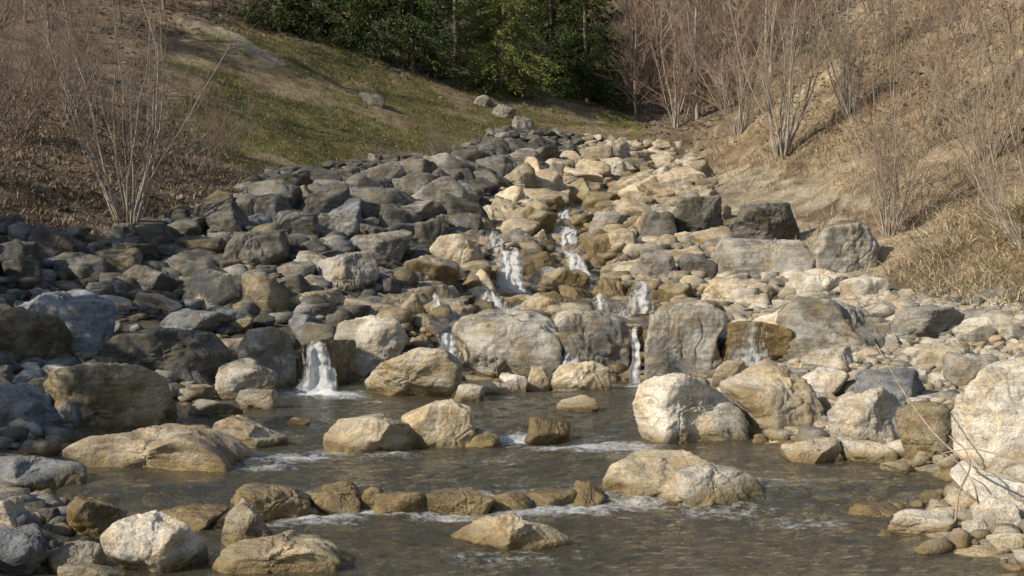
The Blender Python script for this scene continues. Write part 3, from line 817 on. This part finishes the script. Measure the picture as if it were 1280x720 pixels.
def waterfall(x0t, x1t, y0, x0b, x1b, y1, label, dens=.6, d=None, lean=.35, seed=1):
    hx, dd, zg = hit((x0b + x1b) / 2, y1)
    d = dd - .22 if d is None else d
    nu, nv = 30, 34
    V, De = [], []
    hpx = (y1 - y0) * d / F
    gg = np.random.default_rng(seed)
    strand = np.interp(np.linspace(0, 1, nu), np.linspace(0, 1, 9), gg.uniform(-.42, .3, 9))
    for j in range(nv):
        tt = j / (nv - 1)
        dep = d + lean * hpx * (1 - tt) ** 1.7
        zrow = y0 + (y1 - y0) * (tt ** 1.25 if lean < .6 else tt)
        for i in range(nu):
            u = i / (nu - 1)
            px = (x0t + (x1t - x0t) * u) * (1 - tt) + (x0b + (x1b - x0b) * u) * tt
            P = at(px, zrow, dep)
            V.append(P); De.append(min(1, 2.6 * u, 2.6 * (1 - u)) * .8 + dens - .45 + .35 * tt + strand[i] * (1.15 - .6 * tt) - (.6 if u in (0, 1) else 0) - (.3 if j < 3 else 0))
    V = np.array(V)
    off = np.array([seed * 7.1, 0, 0])
    V[:, 1] += .10 * gnoise(V * (9, 1, 2.0) + off) + .06 * gnoise(V * 14 + off) - .03
    V[:, 0] += .07 * gnoise(V * (3, 3, 5) + off + 5)
    ii = np.arange(nu * nv).reshape(nv, nu)
    Fc = np.stack([ii[:-1, :-1].ravel(), ii[1:, :-1].ravel(), ii[1:, 1:].ravel(), ii[:-1, 1:].ravel()], 1)
    me = fast_mesh('waterfall', V - V[0], Fc); set_attr(me, 'whiteness', np.array(De))
    tag(link('waterfall', me, M_fall, loc=V[0]), label, 'waterfall')
for w in FALLS:
    waterfall(*w[:8], d=w[8], lean=w[9], seed=int(w[0]))

# running water between the boulders
Vs, Fs, Ds = [], [], []; n0 = 0
for wpth in PW:
    m, nu = len(wpth), 13
    tg = np.gradient(wpth, axis=0); tg /= np.linalg.norm(tg, axis=1)[:, None] + 1e-9
    sd = np.stack([tg[:, 1], -tg[:, 0]], 1)
    wd = .40 + .20 * gnoise(np.stack([np.arange(m) * .08, np.zeros(m), np.zeros(m)], 1))
    u = np.linspace(-1, 1, nu)
    XY = wpth[:, None] + sd[:, None] * (u[None, :] * wd[:, None])[:, :, None]
    X, Y = XY[..., 0].ravel(), XY[..., 1].ravel()
    Z = H(X, Y) + .19 + .06 * gnoise(np.stack([X * 4, Y * 4, X * 0], 1)) + .03 * gnoise(np.stack([X * 11, Y * 11, X * 0], 1))
    Vs.append(np.stack([X, Y, Z], 1))
    ii = np.arange(m * nu).reshape(m, nu) + n0; n0 += m * nu
    Fs.append(np.stack([ii[:-1, :-1].ravel(), ii[1:, :-1].ravel(), ii[1:, 1:].ravel(), ii[:-1, 1:].ravel()], 1))
    Ds.append((.50 + .75 * gnoise(np.stack([X * 1.3, Y * 1.3, X * 0 + 3], 1)) - .6 * np.abs(np.tile(u, m)) ** 3 - .35 * np.repeat(np.clip((22.5 - wpth[:, 1]) / 1.5, 0, 1), nu)))
me = fast_mesh('cascade_water', np.vstack(Vs), np.vstack(Fs)); set_attr(me, 'whiteness', np.concatenate(Ds))
tag(link('cascade_water', me, M_fall), kind='structure')

# ------------------------------------------------------------------ grass and litter
def sample(poly, n, xr, yr, extra=None):
    x = rng.uniform(*xr, n); y = rng.uniform(*yr, n); z = H(x, y)
    px, py, zc = project(np.stack([x, y, z], 1))
    k = inpoly(px + rng.normal(0, 9, n), py + rng.normal(0, 7, n), poly) & (px > -40) & (px < 1320) & (py > -40)
    k &= ~inpoly(px, py, Z_PATH)
    if extra is not None: k &= extra(px, py, x, y)
    return x[k], y[k], z[k]
def blades(name, xyz, h, wd, lean, mat, label, cat):
    x, y, z = xyz; n = len(x)
    hh = h[0] + (h[1] - h[0]) * rng.random(n)
    a = rng.uniform(0, 2 * np.pi, n); b = rng.uniform(0, 2 * np.pi, n); l = lean * rng.random(n)
    B = np.stack([x, y, z - .02], 1)
    side = np.stack([np.cos(a), np.sin(a), np.zeros(n)], 1) * (wd * (0.6 + rng.random(n)))[:, None]
    dr = np.stack([np.cos(b) * l, np.sin(b) * l, np.ones(n)], 1)
    mid_ = B + dr * (hh * .6)[:, None]
    tip = B + np.stack([np.cos(b) * l * 2.1, np.sin(b) * l * 2.1, 1 - .35 * l], 1) * (hh)[:, None]
    V = np.stack([B - side, B + side, mid_ - side * .7, mid_ + side * .7, tip], 1).reshape(-1, 3)
    k = np.arange(n)[:, None] * 5
    Fc = np.concatenate([k + np.array([[0, 1, 3]]), k + np.array([[0, 3, 2]]), k + np.array([[2, 3, 4]])], 0)
    me = fast_mesh(name, V, Fc)
    tag(link(name, me, mat), label, cat, kind='stuff')
blades('green_grass', sample(Z_GREEN, 150000, (-18, 8), (28, 68), lambda px, py, x, y: ~inpoly(px, py, Z_RUBBLE) & (~grassbare(x, y) | (rng.random(len(x)) < .3))), (.04, .14), .012, 1.0, M_green, 'short olive green grass on the left hillside', 'grass')
blades('dry_grass', sample(Z_RIGHT, 180000, (5, 24), (18, 60), lambda px, py, x, y: (~inpoly(px, py, Z_SOIL) | (rng.random(len(px)) < .18)) & (n2(x, y, .45, 3, 61) + .35 * rng.normal(size=len(x)) > -.08)), (.06, .28), .010, 1.6, M_dry, 'flattened dry straw grass in patches on the right bank', 'grass')
Z_TUFT = [(1130, 345), (1180, 285), (1290, 255), (1320, 372), (1230, 380), (1150, 370)]
blades('straw_tufts', sample(Z_TUFT, 50000, (5, 13), (17, 30), lambda px, py, x, y: n2(x, y, 1.3, 2, 71) > -.02), (.14, .42), .009, 2.3, M_straw, 'pale drooping straw grass at the foot of the right bank', 'grass')
Z_BROWN = [(-60, 130), (120, 100), (210, 130), (290, 216), (320, 232), (250, 266), (130, 302), (-60, 290)]
blades('dead_grass', sample(Z_BROWN, 80000, (-16, -4), (18, 45)), (.04, .18), .012, 1.3, M_litter, 'brown dead grass on the lower left bank', 'grass')
x, y, z = sample([(-60, -60), (1350, -60), (1350, 170), (870, 185), (640, 150), (240, 60), (-60, 290), (240, 262), (300, 200)], 70000, (-30, 30), (22, 95), lambda px, py, x, y: ~inpoly(px, py, Z_GREEN) | (rng.random(len(px)) < .08))
n = len(x); sz = rng.uniform(.05, .13, n)[:, None]
u = rng.normal(size=(n, 3)) * (1, 1, .35); u /= np.linalg.norm(u, axis=1)[:, None]
v = np.cross(u, np.array([0, 0, 1.0]) + rng.normal(size=(n, 3)) * .3)
B = np.stack([x, y, z + .03], 1)
V = np.stack([B - u * sz, B + v * sz * .5, B + u * sz, B - v * sz * .5], 1).reshape(-1, 3)
me = fast_mesh('leaf_litter', V, np.arange(n * 4).reshape(n, 4))
tag(link('leaf_litter', me, M_litter), 'brown fallen leaves on the hillsides and forest floor', 'leaves', kind='stuff')

# ------------------------------------------------------------------ branches
class Tubes:
    def __init__(s): s.V, s.F, s.n = [], [], 0
    def add(s, pts, rad, k=4):
        pts = np.asarray(pts); m = len(pts)
        tg = np.gradient(pts, axis=0); tg /= np.linalg.norm(tg, axis=1)[:, None] + 1e-9
        ref = np.array([.31, .83, .17]) if abs(tg[0, 2]) > .7 else np.array([.1, .05, 1.0])
        a = np.cross(tg, ref); a /= np.linalg.norm(a, axis=1)[:, None] + 1e-9
        b = np.cross(tg, a)
        th = np.arange(k) / k * 2 * np.pi
        ring = pts[:, None] + (a[:, None] * np.cos(th)[None, :, None] + b[:, None] * np.sin(th)[None, :, None]) * np.asarray(rad)[:, None, None]
        s.V.append(ring.reshape(-1, 3))
        i = np.arange(m - 1)[:, None] * k + np.arange(k)[None]
        j = np.arange(m - 1)[:, None] * k + (np.arange(k)[None] + 1) % k
        s.F.append(np.stack([i, j, j + k, i + k], 2).reshape(-1, 4) + s.n); s.n += m * k
    def arr(s): return np.vstack(s.V), np.vstack(s.F)
    def build(s, name, mat, parent=None):
        V, Fc = s.arr(); return link(name, fast_mesh(name, V, Fc), mat, parent)

def grow(g, p0, d0, L, nseg, wob, up):
    pts = [np.array(p0, float)]; d = np.array(d0, float)
    for i in range(nseg):
        d = d + g.normal(size=3) * wob + np.array([0, 0, up]); d /= np.linalg.norm(d)
        pts.append(pts[-1] + d * L / nseg)
    return np.array(pts)

def stems(g, h, spread, ns, r0, tw, tl, up=.05, sub=3, base_r=.18, k=5, tr=.006):
    SL, TW = [], Tubes()
    for i in range(ns):
        a = g.uniform(0, 2 * np.pi); tilt = spread * math.sqrt(g.random())
        d0 = np.array([math.cos(a) * math.sin(tilt), math.sin(a) * math.sin(tilt), math.cos(tilt)])
        L = h * g.uniform(.5, 1.05); br = base_r * g.random()
        pts = grow(g, (math.cos(a) * br, math.sin(a) * br, -.1), d0, L, 9, .09, up)
        rr = r0 * g.uniform(.5, 1.1)
        rad = np.linspace(1, .18, len(pts)) * rr
        tb = Tubes(); tb.add(pts, rad, k); SL.append(tb)
        for j in range(tw):
            q = g.uniform(.2, 1); fi = q * (len(pts) - 1); i0 = min(int(fi), len(pts) - 2)
            p = pts[i0] + (pts[i0 + 1] - pts[i0]) * (fi - i0)
            sd = pts[i0 + 1] - pts[i0]; sd /= np.linalg.norm(sd)
            dd = sd + g.normal(size=3) * .48; dd /= np.linalg.norm(dd)
            l = tl * h * g.uniform(.5, 1.1) * (1.15 - .6 * q)
            tp = grow(g, p, dd, l, 5, .10, .08)
            TW.add(tp, np.linspace(1, .35, 6) * tr * (1.5 - .6 * q), 3)
            for m in range(sub):
                e = g.integers(1, 5); d3 = (tp[e + 1] - tp[e]); d3 /= np.linalg.norm(d3) + 1e-9
                d3 = d3 + g.normal(size=3) * .45; d3 /= np.linalg.norm(d3)
                TW.add(grow(g, tp[e], d3, l * g.uniform(.3, .6), 3, .12, .06), np.linspace(.9, .35, 4) * tr, 3)
    return SL, TW

def shrub(px, row, h, spread, ns, label, smat, tmat, r0=.03, tw=14, tl=.3, seed=1, name='bare_shrub', cat='shrub', sub=3, base_r=.2, tr=.006, d=None):
    g = np.random.default_rng(seed)
    x, d_, z = hit(px, row)
    o = empty(name, (x, d_, z)); tag(o, label, cat)
    SL, TW = stems(g, h, spread, ns, r0, tw, tl, sub=sub, base_r=base_r, tr=tr)
    for s in SL: s.build('stem', smat, o)
    TW.build('twigs', tmat, o)
    return o

S = shrub
S(162, 280, 5.6, .52, 18, 'many stemmed bare shrub standing above dark boulders at the foot of the left bank', M_bark_gr, M_twig_br, .027, 14, .25, 1, sub=3, tr=.0052)
S(25, 175, 3.6, .7, 15, 'twiggy brown shrub at the left edge of the picture on the bank', M_bark_br, M_twig_red, .018, 18, .35, 2)
S(85, 150, 4.0, .6, 13, 'brown bare shrub on the left bank just left of the many stemmed one', M_bark_br, M_twig_br, .018, 18, .33, 3)
S(-30, 230, 3.6, .7, 13, 'dark bare shrub half out of the picture at the left edge, lowest on the bank', M_bark_br, M_twig_br, .018, 16, .33, 31)
S(292, 195, 1.9, .9, 12, 'low tangle of reddish twigs where the left grass meets the rubble', M_twig_red, M_twig_red, .010, 14, .4, 4, tr=.004)
S(240, 215, 1.7, .9, 11, 'low bare scrub right of the many stemmed shrub', M_twig_br, M_twig_br, .010, 12, .4, 41, tr=.004)
S(560, 203, 1.5, 1.0, 13, 'low brown scrub at the rubble edge below the green slope', M_twig_br, M_twig_br, .012, 15, .4, 5, tr=.005)
S(978, 198, 5.8, .46, 17, 'tall pale stemmed bare shrub on the right bank', M_bark_gr, M_twig_tan, .045, 14, .25, 6, tr=.006)
S(1112, 294, 4.5, .42, 19, 'reddish thin stemmed shrub on the eroded edge of the right bank', M_bark_gr, M_twig_red, .019, 13, .26, 7, tr=.0045)
S(1290, 318, 4.6, .6, 15, 'bare shrub at the right edge of the picture above the straw grass', M_bark_gr, M_twig_tan, .018, 14, .3, 8, tr=.0042)
S(1235, 205, 4.4, .6, 14, 'tangled tan shrub halfway up the right bank near the picture edge', M_bark_br, M_twig_tan, .02, 14, .3, 9, tr=.005)
S(1165, 165, 4.6, .55, 14, 'reddish bare shrub high on the right bank between the tall pale one and the edge', M_bark_br, M_twig_red, .02, 14, .3, 10, tr=.0055)
S(1060, 150, 5.0, .48, 14, 'grey stemmed shrub directly right of the tall pale stemmed one', M_bark_gr, M_twig_br, .029, 14, .28, 12, tr=.006)
S(1200, 60, 4.2, .65, 13, 'highest reddish shrub on the right bank near the top edge', M_bark_br, M_twig_red, .02, 15, .3, 13, tr=.0065)
S(1110, 70, 4.4, .65, 13, 'brown shrub on the skyline of the right bank behind the grey stemmed one', M_bark_br, M_twig_br, .02, 15, .3, 131, tr=.0065)
S(1275, 110, 4.2, .65, 12, 'bushy reddish shrub at the right edge above the tangled tan one', M_bark_br, M_twig_red, .02, 15, .3, 132, tr=.006)
S(1010, 90, 4.6, .6, 13, 'thin twiggy shrub behind the tall pale stemmed one', M_bark_br, M_twig_br, .022, 15, .3, 133, tr=.0065)
S(922, 168, 4.6, .48, 13, 'slender bare shrub left of the tall pale stemmed one', M_bark_gr, M_twig_tan, .028, 13, .28, 14, tr=.006)
S(845, 160, 6.5, .4, 10, 'leafless many stemmed tree at the head of the stream', M_bark_gr, M_twig_red, .05, 18, .26, 15, name='bare_tree', cat='tree', tr=.009)

# distant leafless trees
def tree_parts(seed, tmat, bmat):
    g = np.random.default_rng(seed)
    T = Tubes(); p = grow(g, (0, 0, -.3), (g.normal() * .08, g.normal() * .08, 1), 9.5, 10, .05, .03)
    T.add(p, np.linspace(.12, .02, 11), 6)
    Tw = Tubes()
    for j in range(44):
        q = g.uniform(.12, 1); fi = q * 10; i0 = min(int(fi), 9)
        pp = p[i0] + (p[i0 + 1] - p[i0]) * (fi - i0)
        a = g.uniform(0, 6.28); dd = np.array([math.cos(a), math.sin(a), g.uniform(.5, 1.3)]); dd /= np.linalg.norm(dd)
        l = 3.6 * (1.1 - .7 * q) * g.uniform(.6, 1.1)
        tp = grow(g, pp, dd, l, 6, .1, .08)
        Tw.add(tp, np.linspace(.035, .01, 7) * (1.2 - .6 * q), 4)
        for m in range(7):
            e = g.integers(1, 6); d3 = tp[e + 1] - tp[e]; d3 /= np.linalg.norm(d3); d3 = d3 + g.normal(size=3) * .5; d3 /= np.linalg.norm(d3)
            t2 = grow(g, tp[e], d3, l * g.uniform(.25, .55), 4, .12, .06); Tw.add(t2, np.linspace(.014, .006, 5), 3)
            for w_ in range(2):
                d4 = d3 + g.normal(size=3) * .6; d4 /= np.linalg.norm(d4)
                Tw.add(grow(g, t2[2], d4, l * .22, 2, .1, .04), [.009, .007, .005], 3)
    tm = fast_mesh('trunk', *T.arr()); tm.materials.append(bmat)
    cm = fast_mesh('crown', *Tw.arr()); cm.materials.append(tmat)
    return tm, cm
TP = [tree_parts(51, M_twig_red, M_bark_br), tree_parts(52, M_twig_tan, M_bark_br), tree_parts(53, M_twig_br, M_bark_br), tree_parts(54, M_twig_br, M_bark_gr)]
spots = [(795, 150, 0), (822, 128, 1), (872, 150, 3), (900, 130, 0), (790, 95, 2), (840, 90, 3), (880, 80, 0), (925, 90, 1), (960, 95, 3), (775, 50, 1), (815, 40, 0), (860, 30, 2), (905, 35, 3), (950, 30, 0), (1000, 40, 1), (1040, 20, 3),
         (30, 30, 2), (90, 40, 2), (150, 30, 2), (205, 12, 1), (265, 12, 2), (310, 18, 2), (60, 70, 2), (-10, 80, 2)]
for (px, row, k_) in spots:
    x, d, z = hit(px, row)
    o = empty('bare_tree', (x, d, z), random.uniform(0, 6.28)); s = random.uniform(.65, 1.0) if px > 500 else random.uniform(.5, .75)
    o.scale = (s, s, s)
    tag(o, 'leafless tree in the reddish wood above the right bank' if px > 500 else 'leafless tree along the top of the left hillside', 'tree', 'bare trees of the right wood' if px > 500 else 'bare trees of the left hilltop')
    for nm, me in zip(('trunk', 'crown'), TP[k_]):
        c_ = bpy.data.objects.new(nm, me); COL.objects.link(c_); c_.parent = o

# far thicket as one mass
g = np.random.default_rng(77)
SLs, TWs = stems(g, 3.2, .6, 9, .018, 10, .34, sub=2, tr=.010)
bv, bf = TWs.arr()
for s in SLs:
    v2, f2 = s.arr()
    bf = np.vstack([bf, f2 + len(bv)]); bv = np.vstack([bv, v2])
Vs, Fs = [], []; n0 = 0
tx = rng.uniform(-32, 32, 2400); ty = rng.uniform(52, 100, 2400); tz_ = H(tx, ty)
px, py, zc = project(np.stack([tx, ty, tz_], 1))
k = (px > -40) & (px < 1320) & (py > -90) & (py < 150) & ((px > 740) | (px < 250)) & ~inpoly(px, py, Z_RIGHT) & ~inpoly(px, py, Z_GREEN)
for i in np.where(k)[0][:280]:
    a = rng.uniform(0, 6.28); s = rng.uniform(.5, 1.25); ca, sa = math.cos(a), math.sin(a)
    Vs.append(np.stack([(bv[:, 0] * ca - bv[:, 1] * sa) * s + tx[i], (bv[:, 0] * sa + bv[:, 1] * ca) * s + ty[i], bv[:, 2] * s + tz_[i]], 1)); Fs.append(bf + n0); n0 += len(bv)
me = fast_mesh('thicket', np.vstack(Vs), np.vstack(Fs))
tag(link('thicket', me, M_twig_red), 'reddish brown leafless thicket covering the far hillsides', 'thicket', kind='stuff')

# evergreens
def conifer(px, row, h, rad, label, mat, seed, n=9000, leaf=.22, name='evergreen_tree', world=None, group=None):
    g = np.random.default_rng(seed)
    x, d, z = world if world else hit(px, row)
    o = empty(name, (x, d, z)); tag(o, label, 'tree', group)
    T = Tubes(); T.add(grow(g, (0, 0, -.3), (0, 0, 1), h * .97, 8, .02, .02), np.linspace(.14, .03, 9), 7); T.build('trunk', M_bark_br, o)
    n = int(n * 1.6)
    nb = 150
    bl = np.sort(g.random(nb)) ** 1.25; ba = g.uniform(0, 6.28, nb); blen = g.uniform(.5, 1.3, nb) * np.where(g.random(nb) < .12, .3, 1)
    bi = g.integers(0, nb, n)
    lev, a = bl[bi], ba[bi]
    tt = g.random(n) ** .5
    prof = np.sqrt(np.clip(1 - lev, 0, 1)) * (.85 + .15 * np.minimum(1, lev * 8))
    rr = rad * prof * blen[bi] * tt + .06
    hh = h * (.03 + .95 * lev) + .35 * rr * (1 - tt) - .36 * rr + g.normal(0, .10, n) * (.4 + tt)
    aj = a + g.normal(0, .15, n)
    P = np.stack([np.cos(aj) * rr, np.sin(aj) * rr, hh], 1)
    dr = np.stack([np.cos(aj), np.sin(aj), np.full(n, -.45)], 1) + g.normal(size=(n, 3)) * .5; dr /= np.linalg.norm(dr, axis=1)[:, None]
    sd = np.cross(dr, g.normal(size=(n, 3))); sd /= np.linalg.norm(sd, axis=1)[:, None]
    L = leaf * g.uniform(.4, 1.1, n)[:, None]
    V = np.stack([P - dr * L * .5, P + sd * L * .13, P + dr * L * .8, P - sd * L * .13], 1).reshape(-1, 3)
    me = fast_mesh('crown', V, np.arange(n * 4).reshape(n, 4), False)
    link('crown', me, mat, o)
conifer(350, 40, 4.5, 2.0, 'squat dark evergreen at the left end of the evergreen group', M_con_d, 1, 9000)
conifer(405, 45, 6.0, 2.0, 'dark evergreen second from the left of the group', M_con_d, 2, 10000)
conifer(462, 68, 8.0, 2.4, 'dark evergreen third from the left, above the small dark rock', M_con_d, 3, 13000)
conifer(515, 88, 7.0, 2.3, 'dark evergreen left of the bright green one, standing in front', M_con_d, 4, 13000)
conifer(570, 80, 9.5, 2.5, 'deep shaded evergreen just behind the bright green one, on its left', M_con_d, 5, 14000)
conifer(626, 120, 9.0, 2.4, 'bright green spruce in front of the evergreen group', M_con_l, 6, 19000)
conifer(690, 112, 9.0, 2.4, 'dark green evergreen right beside the bright green spruce', M_con_d, 7, 14000)
conifer(735, 128, 8.5, 2.3, 'rightmost dark evergreen of the group above the brown leaves', M_con_d, 8, 14000)
conifer(600, 60, 11, 2.9, 'tallest evergreen standing behind the group', M_con_d, 9, 14000)
conifer(480, 30, 11, 2.9, 'evergreen high on the slope behind the third from left', M_con_d, 10, 14000)
conifer(690, 50, 11, 2.9, 'evergreen high on the slope behind the rightmost ones', M_con_d, 11, 14000)
# evergreens on the left bank that shade the left rubble
for q, (tx0, ty0, hh0) in enumerate([(-11.0, 12.5, 4.4), (-12.6, 15.5, 4.6), (-14.2, 18.5, 4.8), (-9.6, 9.0, 3.6)]):
    conifer(0, 0, hh0, 1.7, 'dark evergreen on the left bank beyond the picture edge', M_con_d, 60 + q, 3200, leaf=.32, world=(tx0, ty0, float(H(tx0, ty0)[0])), group='evergreens on the left bank')
# red leaved tree
x, d, z = hit(985, 60)
o = empty('red_leaved_tree', (x, d, z)); tag(o, 'small tree still holding red leaves in the wood at upper right', 'tree')
g = np.random.default_rng(4)
SLs, TWs = stems(g, 4.2, .4, 5, .05, 12, .3, tr=.01)
for s in SLs: s.build('stem', M_bark_br, o)
n = 1300; P = np.stack([g.normal(0, .9, n), g.normal(0, .9, n), g.normal(2.6, .8, n)], 1)
u = g.normal(size=(n, 3)) * .05; v = g.normal(size=(n, 3)) * .05
link('leaves', fast_mesh('leaves', np.stack([P - u, P + v, P + u, P - v], 1).reshape(-1, 3), np.arange(n * 4).reshape(n, 4), False), M_red, o)

# arching stems at the right front
def cane(pts, r, label):
    P = np.array([at(*p) for p in pts]); tt = np.linspace(0, 1, len(P)); q = np.linspace(0, 1, 28)
    Q = np.stack([np.interp(q, tt, P[:, k]) for k in range(3)], 1)
    for _ in range(3): Q[1:-1] = (Q[:-2] + Q[1:-1] * 2 + Q[2:]) / 4
    T = Tubes(); T.add(Q - Q[0], np.linspace(1, .5, 28) * r, 6)
    V, Fc = T.arr()
    tag(link('bramble_stem', fast_mesh('bramble_stem', V, Fc), M_twig_tan, loc=Q[0]), label, 'stem')
cane([(1310, 608, 9.0), (1250, 594, 9.1), (1205, 577, 9.3), (1165, 540, 9.7), (1130, 492, 10.2), (1095, 430, 10.8)], .011, 'long thin bare stem arching out over the right shore')
cane([(1194, 652, 9.0), (1198, 615, 9.0), (1214, 585, 9.0), (1206, 560, 9.1), (1186, 545, 9.2)], .008, 'short bent stem rising from the right waterside stones')
cane([(1226, 642, 9.1), (1218, 605, 9.1), (1198, 578, 9.2), (1170, 562, 9.3)], .007, 'thin stem right beside the short bent one at right')
cane([(1300, 585, 9.0), (1255, 570, 9.1), (1215, 560, 9.2), (1180, 566, 9.3)], .007, 'second thin stem reaching in from the right edge above the long one')
cane([(622, 470, 18.2), (618, 440, 18.1), (624, 415, 18.2)], .010, 'dry stick leaning on the biggest grey boulder')

# ------------------------------------------------------------------ light
Sdir = Vector((-.70, -.48, .53)).normalized()
sl = bpy.data.lights.new('sun', 'SUN'); sl.energy = 5.0; sl.angle = R(.5); sl.color = (1, .91, .76)
so = bpy.data.objects.new('sun', sl); COL.objects.link(so); so.rotation_euler = Sdir.to_track_quat('Z', 'Y').to_euler(); so.location = Sdir * 60
w = bpy.data.worlds.new('World'); scene.world = w; w.use_nodes = True
nt = w.node_tree; bgn = nt.nodes['Background']
sky = nt.nodes.new('ShaderNodeTexSky'); sky.sky_type = 'NISHITA'; sky.sun_disc = False
sky.sun_elevation = math.asin(Sdir.z); sky.sun_rotation = math.atan2(Sdir.x, Sdir.y)
nt.links.new(sky.outputs[0], bgn.inputs[0]); bgn.inputs[1].default_value = .14
scene.view_settings.view_transform = 'Standard'; scene.view_settings.look = 'None'; scene.view_settings.exposure = 0
